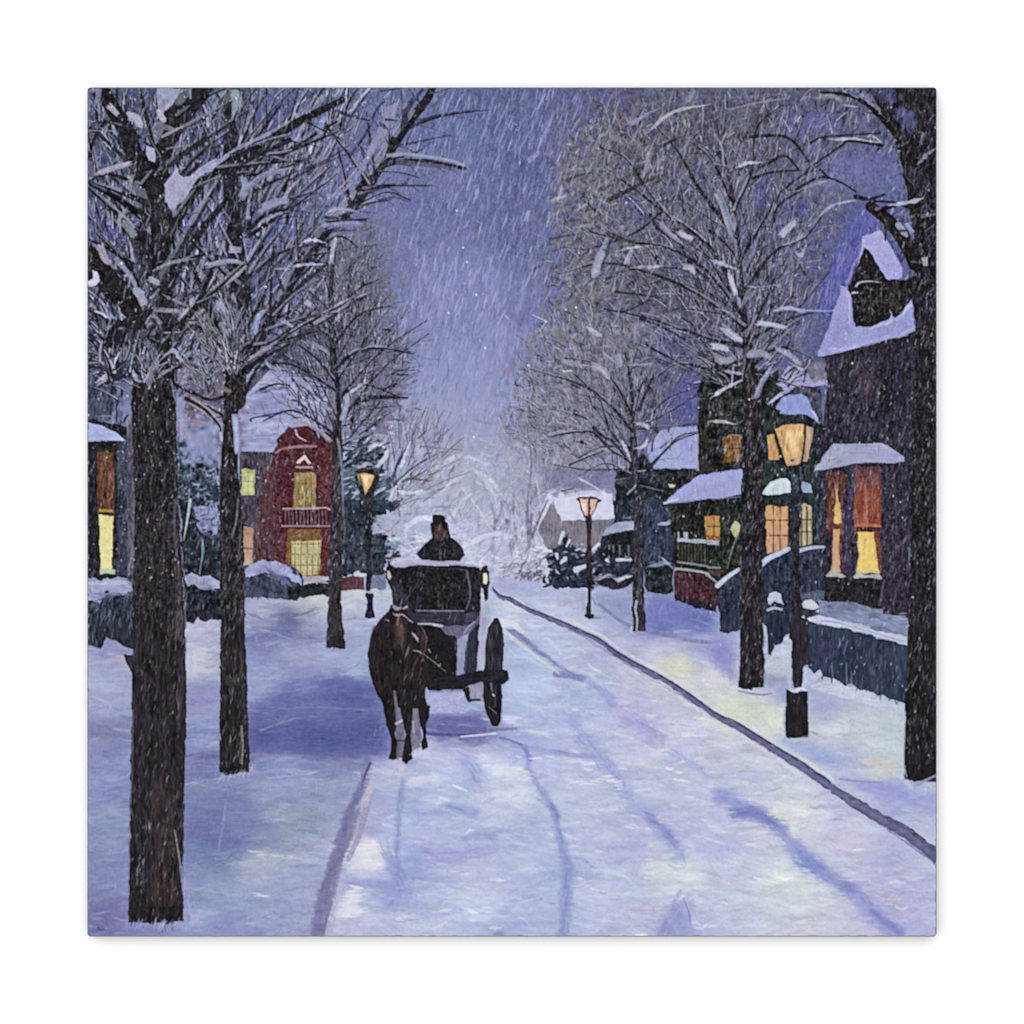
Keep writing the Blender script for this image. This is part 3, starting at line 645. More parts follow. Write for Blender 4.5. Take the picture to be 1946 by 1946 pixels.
P([(1515,650),(1560,600),(1700,545),(1830,560),(1932,620),(2010,700),(2040,800),(1960,740),(1860,690),(1700,660),(1540,720)], (160,164,206), part('snow_cap', bs), 2, 14, 'm')
HI([(1740,660),(1880,740),(1960,830)], 20, (112,114,160), pid=bs)
dabs([(1530,720),(1860,720),(2000,900),(1530,890)], 60, (5,16), 80, (1.2,3.4), [(46,50,70),(90,96,126),(34,38,50),(74,82,108)], (.4,.8), bs, 20)
F(550,950,400)
hb = part('hedge', None, 'dark low hedge below the lit windows of the red house')
P([(-10,800),(120,790),(200,760),(365,740),(370,870),(120,900),(-10,920)], (36,40,46), hb, 1.6, 14, 'm')
P([(100,720),(200,695),(300,720),(350,770),(200,745),(130,760)], (166,160,172), part('snow_cap', hb), 1.4, 14)
bw = part('brick_wall', None, 'low dark red brick wall topped with snow behind the left lamp post')
P([(470,700),(690,700),(690,820),(470,830)], (92,56,66), bw, .8, 16, 'h'); L([(500,705),(570,690),(690,705)], 4, 4, (206,200,212), .9, bw); P([(680,700),(760,690),(880,690),(890,820),(700,822)], (120,128,158), bw, 1.4, 14)
L([(690,700),(692,800)], 3, 3, (196,200,218), .8, bw)

# conifers around the left lamp
cl = part('conifer', None, 'dark snowy conifers behind the left street lamp')
F(550,550,400)
P([(480,1480),(640,1480),(820,1380),(900,1480),(850,1600),(940,1760),(900,1960),(470,1960)], (66,78,96), cl, 4, 22, 'm')
dabs([(490,1330),(900,1330),(920,1932),(490,1932)], 190, (6,26), 30, (2,6), [(36,46,56),(60,74,88),(150,166,192),(190,200,222),(100,116,140),(44,52,62)], (.5,.95), cl, 22)
F(550,950,400)
P([(480,0),(1050,0),(900,120),(780,150),(760,320),(900,330),(960,460),(1050,520),(880,570),(860,690),(480,690)], (44,52,64), cl, 3, 18, 'm')
dabs([(480,0),(740,0),(760,680),(480,680)], 100, (6,22), 84, (2,6), [(40,48,60),(58,66,84),(34,38,48),(86,92,116)], (.4,.8), cl, 12)
dabs([(740,330),(960,330),(1050,520),(880,600),(760,690)], 60, (5,16), 50, (2,5), [(34,40,50),(64,78,88),(28,34,40)], (.5,.9), cl, 20)
dabs([(900,340),(1150,300),(1180,480),(1000,560),(900,500)], 70, (6,18), 10, (3,7), [(190,204,220),(160,174,200),(206,214,230),(130,144,176)], (.5,.9), far, 30)
P([(790,30),(1050,0),(1000,60),(880,130),(800,100)], (44,58,72), cl, 2, 14)
dabs([(770,160),(900,150),(860,300),(770,310)], 24, (6,20), 0, (2,5), [(150,156,190),(176,184,210),(120,126,156)], (.5,.9), far, 20)

# right: distant pale-roofed cottage
ct = part('house', None, 'small distant cottage with a wide pale snowy roof')
NAT()
P([(1022,1005),(1045,950),(1068,985),(1165,984),(1168,1040),(1040,1045)], (126,122,138), ct, 1, 14, 'v')
dabs([(1030,1000),(1160,990),(1160,1035),(1035,1035)], 40, (6,18), 84, (1.5,4), [(134,128,142),(96,90,104),(120,118,130)], (.4,.8), ct, 12)
cro = part('roof', ct)
P([(1045,934),(1140,926),(1162,930),(1168,986),(1068,990),(1060,975)], (202,204,230), cro, .8, 8, 'h')
P([(1046,932),(1052,950),(1038,975),(1022,1006),(1016,1004),(1026,975),(1036,950)], (206,206,228), cro, .6, 8)
HI([(1100,975),(1160,980)], 10, (216,204,226), pid=cro)
F(950,550,400)
P([(380,1640),(700,1640),(1100,1650),(1100,1860),(900,1880),(420,1880)], (112,110,150), far, 3, 14, 'v', .6)
HI([(420,1870),(520,1840),(700,1830)], 12, (190,194,214), pid=cro)
L([(720,1730),(850,1800),(1000,1900)], 4, 3, (196,196,214), .8, cro); L([(560,1850),(680,1830)], 3, 2, (60,62,80), .8, cro)
# dark houses in the middle of the right row
dh = part('house', None, 'dark house behind the slim tree with two snow covered eaves')
F(950,550,400)
P([(1060,1650),(1180,1640),(1320,1500),(1420,1650),(1820,1650),(1800,1760),(1640,1850),(1540,1932),(1400,2000),(1060,2000)], (38,42,48), dh, 1.2, 14, 'm')
dabs([(1080,1660),(1780,1670),(1540,1932),(1080,1932)], 70, (5,18), 60, (1.2,3.4), [(58,64,72),(26,28,32),(74,82,96)], (.4,.8), dh, 30)
r2 = part('roof', dh); P([(1490,1290),(1620,1260),(1815,1250),(1818,1640),(1410,1645),(1345,1470),(1380,1400)], (158,162,212), r2, .8, 10, 'v')
HI([(1500,1350),(1560,1560)], 50, (164,172,212), pid=r2); L([(1822,1290),(1815,1660)], 4, 4, (150,152,160), .8, r2)
P([(1540,1780),(1620,1790),(1600,1815),(1560,1815)], (196,186,140), part('window', dh), .6)
L([(870,1650),(1160,1645)], 2, 2, (60,60,84), .8, dh); L([(960,1638),(1160,1632)], 3, 3, (170,172,206), .8, dh)
F(950,950,400)
P([(1040,0),(1520,0),(1600,60),(1600,640),(930,640),(930,330),(1050,200)], (44,50,64), dh, 1.5, 16, 'v')
P([(1320,0),(1500,0),(1520,200),(1600,260),(1560,560),(1330,560)], (50,58,78), dh, 1.5, 18, 'v')
dabs([(1240,0),(1580,0),(1560,580),(1240,600)], 110, (6,20), 84, (1.5,4), [(62,72,96),(40,46,62),(80,90,118),(32,34,42)], (.4,.85), dh, 12)
r3 = part('roof', dh)
P([(935,320),(980,260),(1080,205),(1225,190),(1225,280),(1080,290),(940,330)], (160,166,196), r3, .8, 12, 'h')
P([(1440,230),(1560,170),(1580,210),(1490,240)], (150,156,190), part('roof', dh), 1, 12, 'h')
P([(1120,160),(1210,150),(1200,180)], (110,116,140), dh, 1, 12)
P([(960,340),(1220,300),(1240,560),(950,560)], (32,36,40), dh, 1, 12, 'v')
for x, h in ((1040, 60), (1100, 110), (1180, 90), (1000, 30)): L([(x, 420),(x+4, 420+h)], 4, 3, (120,126,134), .8, dh)
# snowy evergreen shrubs there
es = part('shrub', None, 'dark evergreen shrubs flecked with snow behind the middle lamp')
P([(385,795),(400,720),(430,620),(440,520),(500,440),(580,400),(620,300),(640,400),(760,480),(860,480),(920,410),(960,520),(1230,520),(1240,720),(1080,690),(900,700),(870,810),(620,805)], (42,48,66), es, 2.5, 16, 'm')
dabs([(400,780),(440,520),(600,400),(1230,520),(1230,690),(880,800)], 220, (4,14), 30, (1.5,4.5), [(34,38,52),(58,66,88),(26,28,38),(80,88,112),(48,54,76)], (.5,.95), es, 50)
dabs([(400,780),(440,520),(600,330),(900,430),(1230,520),(1230,640),(880,740)], 46, (4,12), 20, (2,5), [(206,212,226),(176,182,208),(150,158,186)], (.6,.95), es, 35)
for q, w in [([(600,540),(560,580)],8),([(700,640),(780,610)],12),([(520,500),(530,540)],7),([(440,640),(430,700)],8),([(430,730),(440,760)],7),([(580,300),(545,400)],7),([(640,370),(610,430)],5),([(700,460),(740,450)],4),([(910,405),(850,460)],6),([(1080,550),(1200,550)],7),([(980,550),(1000,570)],6)]:
    L(q, w, w*.6, (208,212,230), .9, es)
P([(880,720),(960,690),(1050,700),(1090,760),(1120,740),(1220,690),(1245,740),(1180,790),(1090,825),(1000,810),(900,770)], (44,44,54), es, 1.5, 14)
HI([(890,730),(1000,700),(1050,720)], 9, (196,198,218), pid=es); HI([(1110,735),(1200,700)], 10, (212,214,230), pid=es); HI([(880,800),(980,810)], 8, (170,174,204), pid=es)
P([(1320,610),(1590,600),(1590,840),(1500,870),(1340,850)], (34,40,46), es, 1.6, 14, 'm')
HI([(1320,620),(1420,590),(1540,580)], 14, (142,154,186), pid=es); HI([(1500,550),(1600,630)], 6, (176,184,204), pid=es)
dabs([(1330,650),(1590,640),(1590,830),(1340,830)], 40, (4,12), 70, (1,3), [(64,76,78),(24,28,32),(96,106,118)], (.4,.8), es, 40)
dabs([(0,480),(300,380),(420,480),(400,740),(200,740),(0,700)], 130, (6,26), 30, (1.2,4), [(108,106,136),(196,190,212),(214,214,230),(84,82,108),(150,152,190),(170,160,184)], (.4,.9), far, 35)
dabs([(200,560),(400,560),(380,740),(180,720)], 40, (5,16), 40, (1.5,4), [(70,64,84),(96,90,112)], (.5,.9), far, 40)
F(950,950,400)
dabs([(0,0),(440,0),(330,280),(400,420),(0,480)], 150, (6,22), 80, (1.5,5), [(150,154,186),(190,190,214),(120,120,150),(206,210,226),(104,98,128)], (.4,.85), far, 30)
for q in ([(270,420),(280,300),(230,100)],[(300,330),(370,150),(440,0)],[(150,360),(130,200)]): L(q, 6, 2.5, (100,92,120), .75, far)

# green porch house
gh = part('house', None, 'dark green house with a lit porch and a snowy porch roof')
NAT()
P([(1327,735),(1345,700),(1400,690),(1560,720),(1575,1090),(1285,1095),(1270,960),(1327,895)], (38,42,44), gh, 1.4, 16, 'm')
F(950,550,400)
P([(1820,1180),(1932,1150),(1990,1150),(1990,1660),(1825,1660)], (48,44,42), gh, 1, 16, 'v')
F(1350,550,450)
P([(-20,560),(280,600),(280,1440),(-20,1440)], (40,42,44), gh, 1.6, 18, 'm')
dabs([(-20,560),(280,600),(280,1150),(-20,1100)], 90, (4,14), 50, (1,3), [(70,70,64),(110,112,118),(28,28,30),(150,152,168),(56,60,56)], (.4,.85), gh, 40)
P([(440,1100),(950,1100),(950,1932),(430,1932)], (36,48,48), gh, 1.4, 16, 'v')
wa = part('window', gh); P([(100,1200),(250,1185),(250,1400),(110,1410)], (118,84,44), wa, 1, 20, 'v')
dabs([(120,1200),(245,1195),(240,1400),(120,1400)], 40, (4,14), 84, (1.2,3.5), [(190,136,70),(150,102,52),(92,66,38),(206,154,88)], (.5,.9), wa, 12)
L([(180,1190),(182,1400)], 1.6, 1.6, (60,44,30), .8, wa); L([(105,1300),(250,1296)], 1.6, 1.6, (60,44,30), .7, wa); L([(140,1215),(160,1190),(245,1190)], 2.4, 2, (190,150,110), .8, wa)
wb = part('window', gh); P([(462,1190),(520,1185),(565,1385),(478,1388)], (202,150,96), wb, .6, 14, 'v')
pr = part('porch', gh)
pro = part('porch_roof', gh); NAT()
P([(1263,957),(1290,930),(1328,903),(1413,890),(1413,940),(1350,948),(1300,955)], (158,163,212), pro, .9, 9, 'v'); L([(1264,957),(1330,952),(1412,943)], 2.4, 2.4, (112,118,160), .8, pro)
L([(1263,956),(1290,948)], 5, 3, (190,196,216), .9, pro)
F(950,950,400)
P([(1590,40),(1932,0),(1990,0),(1990,640),(1600,640)], (34,34,34), pr, 1.2, 14, 'v')
dabs([(1600,60),(1932,20),(1932,340),(1610,330)], 60, (4,14), 84, (1,3), [(56,54,48),(24,24,24),(76,70,60)], (.4,.8), pr, 12)
P([(1880,150),(1990,140),(1990,350),(1895,340)], (190,136,72), part('window', gh), .8, 14, 'v')
P([(1625,350),(1700,345),(1760,355),(1990,375),(1990,410),(1640,385)], (168,174,190), pr, .8, 12); P([(1680,295),(1730,300),(1730,350),(1685,345)], (164,170,188), pr, .8)
for x in range(1640, 1990, 30): L([(x,410),(x+3,560)], 2.2, 2.2, (78,86,62) if x % 60 else (100,104,86), .85, pr)
L([(1630,570),(1780,590),(1990,620)], 4, 4, (146,152,160), .85, pr); L([(1620,632),(1780,650),(1990,694)], 5, 5, (176,174,186), .9, pr)
L([(1640,300),(1640,380)], 4, 4, (176,180,190), .85, pr)
bb = part('brick_base', gh); P([(1600,655),(1800,672),(1990,705),(1990,1000),(1800,960),(1600,890)], (70,40,50), bb, 1, 18, 'v')
dabs([(1610,670),(1990,720),(1990,980),(1610,880)], 90, (3,10), 84, (1,2.6), [(104,58,68),(50,32,42),(150,110,130),(84,46,54)], (.4,.85), bb, 16)
P([(1595,860),(1700,900),(1932,960),(1990,990),(1990,1030),(1800,985),(1610,920)], (40,38,52), bb, 1.5, 12)
F(1350,950,450)
P([(-20,110),(300,60),(300,620),(60,700),(-20,600)], (38,42,36), gh, 1.4, 16, 'v')
wc = part('window', gh); P([(-30,130),(75,130),(82,340),(-30,330)], (196,140,72), wc, .9, 16, 'v'); L([(30,130),(30,330)], 2, 2, (70,50,34), .8, wc); L([(-20,215),(80,215)], 2, 2, (60,46,32), .8, wc)
HI([(10,300),(60,310)], 8, (90,50,50), pid=wc); P([(-20,330),(80,335),(75,375),(-20,365)], (164,166,190), gh, 1, 12)
dabs([(100,100),(240,100),(240,560),(100,560)], 60, (4,14), 80, (1,3), [(92,108,72),(60,70,54),(120,128,126),(30,34,32)], (.4,.8), gh, 16)
P([(160,230),(195,160),(240,195),(235,260),(205,320),(170,250)], (186,178,146), wc, 1.2, 16)
L([(220,290),(170,430),(140,560)], 3, 2, (120,150,130), .8, gh)
P([(0,480),(130,520),(110,600),(80,640),(-20,580)], (44,52,50), gh, 1, 14); L([(-20,550),(80,555)], 4, 4, (150,152,160), .8, gh); L([(-20,615),(60,680)], 5, 4, (180,170,190), .8, gh); HI([(-10,590),(90,600)], 10, (120,84,80), n=6, pid=gh)
P([(-20,640),(60,690),(70,860),(-20,890)], (66,38,50), bb, 1.4, 16, 'v')
wd_ = part('window', gh); P([(450,50),(500,38),(560,55),(635,50),(635,390),(540,430),(460,440)], (212,158,100), wd_, .9, 12, 'v', 1, (196,144,120))
for x in (515, 570): L([(x,50),(x,420)], 2.4, 2.4, (96,64,44), .85, wd_)
for y in (165, 290): L([(450,y),(635,y)], 2.4, 2.4, (80,54,38), .85, wd_)
L([(640,40),(640,400)], 3, 3, (46,50,44), .9, gh)
we = part('window', gh); P([(718,55),(765,20),(830,50),(835,370),(730,380)], (176,160,120), we, 1.4, 22, 'v')
for x in (745, 790): L([(x,60),(x,370)], 3, 3, (60,58,48), .85, we)
for y in (160, 260): L([(720,y),(830,y)], 2.4, 2.4, (60,58,48), .75, we)
dabs([(840,40),(950,40),(950,380),(840,380)], 40, (5,20), 86, (1.5,4), [(74,92,104),(40,54,58),(104,120,134)], (.4,.85), gh, 8)
F(1350,550,450)
aw = part('awning_snow', gh)
P([(425,1670),(450,1620),(485,1575),(560,1542),(640,1540),(658,1560),(658,1655),(600,1665),(480,1682)], (194,208,218), aw, .8, 10, 'v'); HI([(440,1650),(520,1590)], 10, (206,220,206), pid=aw)
P([(728,1560),(800,1575),(832,1600),(832,1665),(760,1660),(735,1620)], (142,164,188), aw, .8, 14, 'v')
dabs([(840,1300),(950,1300),(950,1932),(840,1932)], 60, (5,20), 80, (1.5,4), [(58,78,84),(38,48,54),(96,116,124)], (.4,.85), gh, 12)

# lilac porch roof behind the lamp + the big dark house
bh = part('house', None, 'large dark gabled house at the right with red curtained lit windows')
F(1350,550,450)
P([(560,560),(940,520),(980,700),(960,1100),(880,1100),(560,800)], (96,98,130), None, 2, 16, 'm', .5)
P([(580,710),(640,620),(700,660),(790,690),(950,700),(965,785),(700,790),(640,830),(600,850),(585,790),(540,770),(620,745)], (158,158,204), part('porch_roof', bh), 1, 12, 'h')
HI([(850,640),(940,760)], 40, (116,112,130), pid=bh)
P([(880,545),(1250,460),(1660,350),(1700,350),(1700,2100),(920,2100),(900,1480),(880,1250),(940,1000),(960,760),(935,560)], (46,44,58), bh, 1.2, 14, 'v')
dabs([(960,560),(1680,400),(1680,2000),(960,2000)], 700, (12,40), 78, (2,6), [(38,36,44),(54,52,70),(62,58,74),(30,29,36),(50,46,64)], (.3,.7), bh, 7)
dabs([(1200,600),(1340,600),(1300,900),(1240,1000)], 40, (12,40), 80, (2,5), [(90,78,88),(72,64,78)], (.3,.7), bh, 6)
P([(1060,590),(1160,590),(1130,860),(1050,860)], (32,30,36), bh, 2, 10, 'v', .6); P([(1380,560),(1500,560),(1490,1000),(1390,1000)], (32,30,36), bh, 2, 10, 'v', .6)
br = part('roof', bh)
F(1350,150,450)
P([(1250,1040),(1360,1150),(1460,1330),(1560,1500),(1500,1932),(860,1932),(930,1650),(1060,1340),(1150,1130)], (90,92,158), br, 2, 14, 'v', .95)
dabs([(1200,1060),(1300,1100),(1240,1400),(1000,1900),(880,1900),(1040,1400)], 130, (12,40), 74, (2,5), [(76,78,146),(108,112,174),(128,130,184),(90,96,160)], (.3,.7), br, 7)
P([(1240,1290),(1300,1270),(1390,1230),(1480,1370),(1562,1530),(1566,1615),(1530,1630),(1440,1640),(1370,1520),(1290,1390),(1255,1375),(1230,1500),(1160,1740),(1150,1960),(995,1960),(1055,1850),(1110,1740),(1165,1620),(1205,1500),(1235,1370)], (160,161,212), br, .8, 9, 'f')
dm = part('dormer', bh)
P([(1262,1378),(1295,1400),(1370,1525),(1440,1640),(1540,1635),(1600,1640),(1700,1600),(1700,1960),(1150,1960),(1150,1850),(1118,1720),(1200,1520)], (34,31,35), dm, 1, 12, 'v')
F(1350,550,450)
P([(1110,-40),(1690,-40),(1690,90),(1650,85),(1590,160),(1540,205),(1480,240),(1330,300),(1200,315),(1165,290),(1155,60)], (32,30,34), dm, 1, 12, 'f')
P([(1060,-40),(1112,-10),(1150,40),(1158,80),(1162,250),(1190,305),(1330,300),(1400,265),(1470,240),(1480,215),(1510,235),(1570,190),(1600,140),(1648,82),(1665,150),(1665,345),(1500,395),(1250,460),(1000,530),(875,548),(900,480),(945,360),(985,250),(1020,130),(1060,40)], (150,152,204), br, .9, 10, 'f')
HI([(1130,80),(1150,270)], 7, (180,182,222), pid=br); HI([(1310,320),(1420,280),(1480,250)], 9, (190,194,224), pid=br); HI([(900,510),(1100,480),(1350,420),(1600,360)], 14, (164,168,214), pid=br); HI([(1550,200),(1640,110)], 8, (190,194,220), pid=br)
L([(1470,245),(1480,200),(1465,165)], 3, 1.5, (176,180,206), .85, br)
F(1350,150,450)
HI([(1200,1460),(1150,1600),(1070,1800)], 8, (176,156,196), pid=br); L([(1190,1690),(1220,1660),(1300,1650),(1400,1660)], 4, 1.5, (176,178,200), .9, dm); L([(1160,1745),(1200,1740)], 4, 4, (190,192,210), .9, dm)
dabs([(1200,1500),(1400,1620),(1640,1700),(1600,1900),(1200,1900)], 50, (3,9), 70, (1.5,3), [(90,88,96),(60,56,62),(130,128,138)], (.4,.9), dm, 30)
for q in ([(1260,1700),(1340,1720),(1500,1700)],[(1230,1780),(1260,1900)],[(1500,1640),(1500,1760),(1540,1840)]): L(q, 3, 2, (70,66,72), .7, dm)
F(1350,550,450)
bro = part('bay_roof', bh)
P([(848,1482),(880,1420),(940,1340),(1010,1262),(1150,1262),(1240,1258),(1400,1252),(1500,1310),(1570,1360),(1592,1402),(1500,1418),(1300,1412),(1170,1425),(1000,1462),(900,1475)], (160,163,196), bro, .8, 9, 'h')
HI([(880,1450),(1000,1360),(1100,1320)], 22, (168,180,192), pid=bro); HI([(1300,1340),(1540,1380)], 20, (160,160,210), pid=bro); L([(1000,1465),(1200,1430),(1400,1420)], 2, 2, (60,60,80), .8, bro)
P([(880,1485),(1170,1430),(1560,1425),(1620,2200),(1650,2400),(900,2400)], (48,44,60), bh, 1, 14, 'v')
wl = part('window', bh); P([(955,1500),(1070,1480),(1110,1500),(1100,1932),(1080,1990),(950,1990)], (96,54,54), wl, .8, 20, 'v')
P([(1140,1440),(1210,1440),(1200,1932),(1130,1990),(1100,1932)], (60,52,78), bh, .8, 12, 'v')
wr = part('window', bh); P([(1175,1450),(1395,1445),(1395,1990),(1180,1990)], (98,62,72), wr, .8, 12, 'v', 1, (150,68,46))
P([(1190,1650),(1380,1620),(1375,1990),(1185,1990)], (146,66,50), wr, 1.4, 14, 'v', .8)
dabs([(1190,1480),(1380,1480),(1380,1930),(1190,1930)], 60, (10,30), 89, (2,5), [(170,84,60),(110,56,50),(92,66,84),(190,106,76),(128,62,52)], (.35,.8), wr, 3)
dabs([(965,1510),(1090,1510),(1080,1930),(965,1930)], 40, (8,24), 86, (1.5,4), [(140,78,66),(80,44,46),(180,130,110),(110,56,52)], (.35,.8), wl, 6)
F(1350,950,450)
P([(955,0),(1100,0),(1090,600),(980,610),(990,300),(960,100)], (110,54,42), wl, .8, 16, 'v')
P([(1020,30),(1050,15),(1065,60),(1072,180),(1040,200),(1010,190)], (212,178,102), wl, .8, 10); P([(1005,240),(1060,230),(1050,420),(1060,590),(985,590),(1000,420)], (206,160,98), wl, .8, 12, 'v', 1, (196,160,130))
P([(1000,200),(1050,200),(1045,238),(1010,235)], (86,66,50), wl, .6); P([(1085,0),(1150,0),(1140,600),(1070,600)], (58,50,72), bh, 1, 12, 'v')
L([(1030,-90),(1040,60)], 3, 6, (206,180,100), .9, wl)
P([(1165,0),(1400,0),(1395,250),(1180,250)], (140,64,46), wr, .8, 14, 'v'); L([(1265,-120),(1270,60),(1265,190)], 4, 10, (192,104,84), .8, wr); L([(1190,210),(1290,205),(1385,215)], 5, 5, (186,112,76), .9, wr); P([(1195,220),(1385,225),(1390,260),(1190,255)], (60,38,34), wr, .6)
P([(1205,262),(1330,258),(1350,380),(1385,590),(1195,595),(1210,430)], (228,186,84), wr, .7, 9, 'v', 1, (236,206,110)); P([(1335,260),(1385,260),(1400,600),(1380,590),(1350,400)], (120,62,36), wr, .6, 12)
P([(1190,560),(1250,590),(1300,580),(1380,570),(1385,600),(1195,600)], (206,190,130), wr, .8)
sl_ = part('sill', bh); P([(945,615),(985,570),(1060,600),(1110,625),(1080,635),(950,625)], (172,176,172), sl_, .6, 10); P([(1165,630),(1200,590),(1290,615),(1380,600),(1415,655),(1300,635),(1180,640)], (176,178,178), sl_, .6, 10)
P([(940,625),(1165,640),(1400,655),(1390,890),(1180,850),(1060,830),(930,830)], (36,34,40), bh, 1, 12, 'f'); P([(1395,640),(1700,600),(1700,960),(1600,970),(1390,930)], (50,42,58), bh, 1, 14, 'v')
dabs([(1400,300),(1620,300),(1600,930),(1400,900)], 80, (8,26), 84, (1.5,4), [(66,58,76),(40,36,46),(84,74,96),(70,44,70)], (.3,.7), bh, 8)
L([(1420,660),(1380,860)], 4, 4, (96,96,116), .8, bh)

# curved stair wall, gate posts, low garden wall
sw = part('garden_wall', None, 'curved dark stair wall with a snow capped top behind the big street lamp')
P([(60,700),(230,570),(420,540),(500,470),(640,410),(735,410),(920,380),(940,800),(900,940),(600,1120),(580,1180),(480,1260),(420,1000),(240,1060),(140,1100),(80,1080)], (46,50,70), sw, 1.2, 16, 'v')
dabs([(420,540),(920,400),(920,800),(440,900)], 110, (8,28), 86, (1.5,5), [(56,60,84),(38,40,56),(76,82,108),(34,34,46)], (.3,.8), sw, 7)
dabs([(80,720),(230,600),(230,1040),(90,1070)], 50, (8,26), 88, (1.5,5), [(40,48,62),(30,36,46),(70,82,100)], (.3,.8), sw, 7)
P([(740,760),(940,740),(950,830),(740,830)], (96,110,128), sw, 2, 12, 'f', .7)
sc_ = part('snow_cap', sw); L([(60,700),(140,630),(232,568)], 10, 7, (196,206,228), .95, sc_); sc3_ = part('snow_cap', sw); L([(425,520),(480,475),(560,440),(640,400)], 11, 8, (190,198,222), .95, sc3_); sc2_ = part('snow_cap', sw); L([(725,415),(800,395),(870,385),(930,385)], 8, 5, (176,186,206), .95, sc2_); L([(928,390),(910,430)], 3, 2, (140,150,176), .8, sc2_)
L([(420,540),(412,700)], 2.5, 2, (120,134,160), .7, sw)
gp = part('gate_post', None, 'dark gate post with a round snow cap left of the big lamp post')
P([(465,915),(585,900),(595,1120),(585,1170),(510,1190),(500,1270),(475,1250),(460,1100)], (44,50,68), gp, .8, 14, 'v'); P([(490,840),(575,840),(570,890),(490,890)], (50,54,70), gp, .8)
gs = part('snow_cap', gp); P([(468,800),(480,760),(520,742),(575,770),(582,820),(596,850),(540,840),(520,825),(490,860),(470,850)], (190,196,216), gs, .8, 10); L([(470,900),(520,882),(582,895)], 6, 5, (176,186,210), .9, gs)
gp2 = part('gate_post', None, 'snow topped gate post right of the big lamp post')
P([(740,870),(880,880),(870,1010),(800,1100),(820,1350),(740,1350)], (46,46,62), gp2, 1, 14, 'v')
P([(745,850),(780,810),(830,812),(890,868),(885,930),(840,900),(800,905),(760,880)], (196,202,220), part('snow_cap', gp2), .8, 10); P([(745,950),(770,940),(775,990),(750,1000)], (180,186,206), gp2, .6)
L([(755,890),(840,905),(880,890)], 4, 3, (36,36,44), .8, gp2)
gw = part('garden_wall', None, 'low dark garden wall with a white snow ledge at the right')
P([(880,820),(1060,840),(1180,850),(1390,890),(1420,940),(1600,950),(1610,1120),(1400,1060),(1100,990),(900,960)], (126,136,168), walk, 1.6, 14, 'h')
HI([(960,870),(1200,900),(1500,1010)], 34, (104,116,142), pid=walk); HI([(1100,940),(1400,1000),(1580,1060)], 24, (142,148,190), pid=walk); HI([(1440,960),(1590,960)], 12, (158,170,196), pid=walk)
P([(800,1000),(1100,1050),(1380,1130),(1610,1190),(1600,1660),(1480,1630),(1330,1570),(1220,1550),(1150,1490),(1100,1520),(1020,1460),(940,1440),(850,1420),(800,1360)], (48,58,80), gw, 1.4, 14, 'v')
dabs([(820,1010),(1600,1200),(1590,1640),(1200,1520),(830,1400)], 260, (8,30), 86, (1.5,5), [(54,64,90),(40,48,66),(64,76,100),(58,56,88),(36,42,56)], (.3,.75), gw, 7)
P([(850,1140),(1010,1150),(1000,1290),(900,1310)], (64,60,100), gw, 2.5, 12, 'v', .6)
gl = part('snow_ledge', gw); P([(790,960),(880,945),(1060,980),(1200,1040),(1400,1080),(1600,1130),(1600,1185),(1380,1120),(1100,1045),(900,1010),(810,990)], (196,200,226), gl, .9, 10, 'h'); L([(900,985),(1100,1018),(1590,1160)], 1.6, 1.6, (130,132,172), .7, gl)
for q in ([(1000,1440),(990,1330)],[(1115,1500),(1110,1330)],[(1155,1520),(1150,1400)],[(1120,1150),(1090,1260)]): L(q, 2.5, 1.5, (140,152,180), .7, gw)
P([(510,1240),(530,1190),(590,1180),(660,1200),(668,1290),(600,1300),(520,1270)], (194,198,220), walk, 1, 10); P([(590,1140),(615,1100),(650,1110),(655,1150),(620,1165)], (198,202,222), walk, .8, 10)
P([(740,1350),(790,1370),(800,1440),(860,1410),(900,1380),(920,1430),(880,1470),(740,1540)], (190,196,222), walk, 1, 10)
P([(430,1010),(460,1030),(480,1250),(450,1260)], (186,190,214), walk, .8, 8)

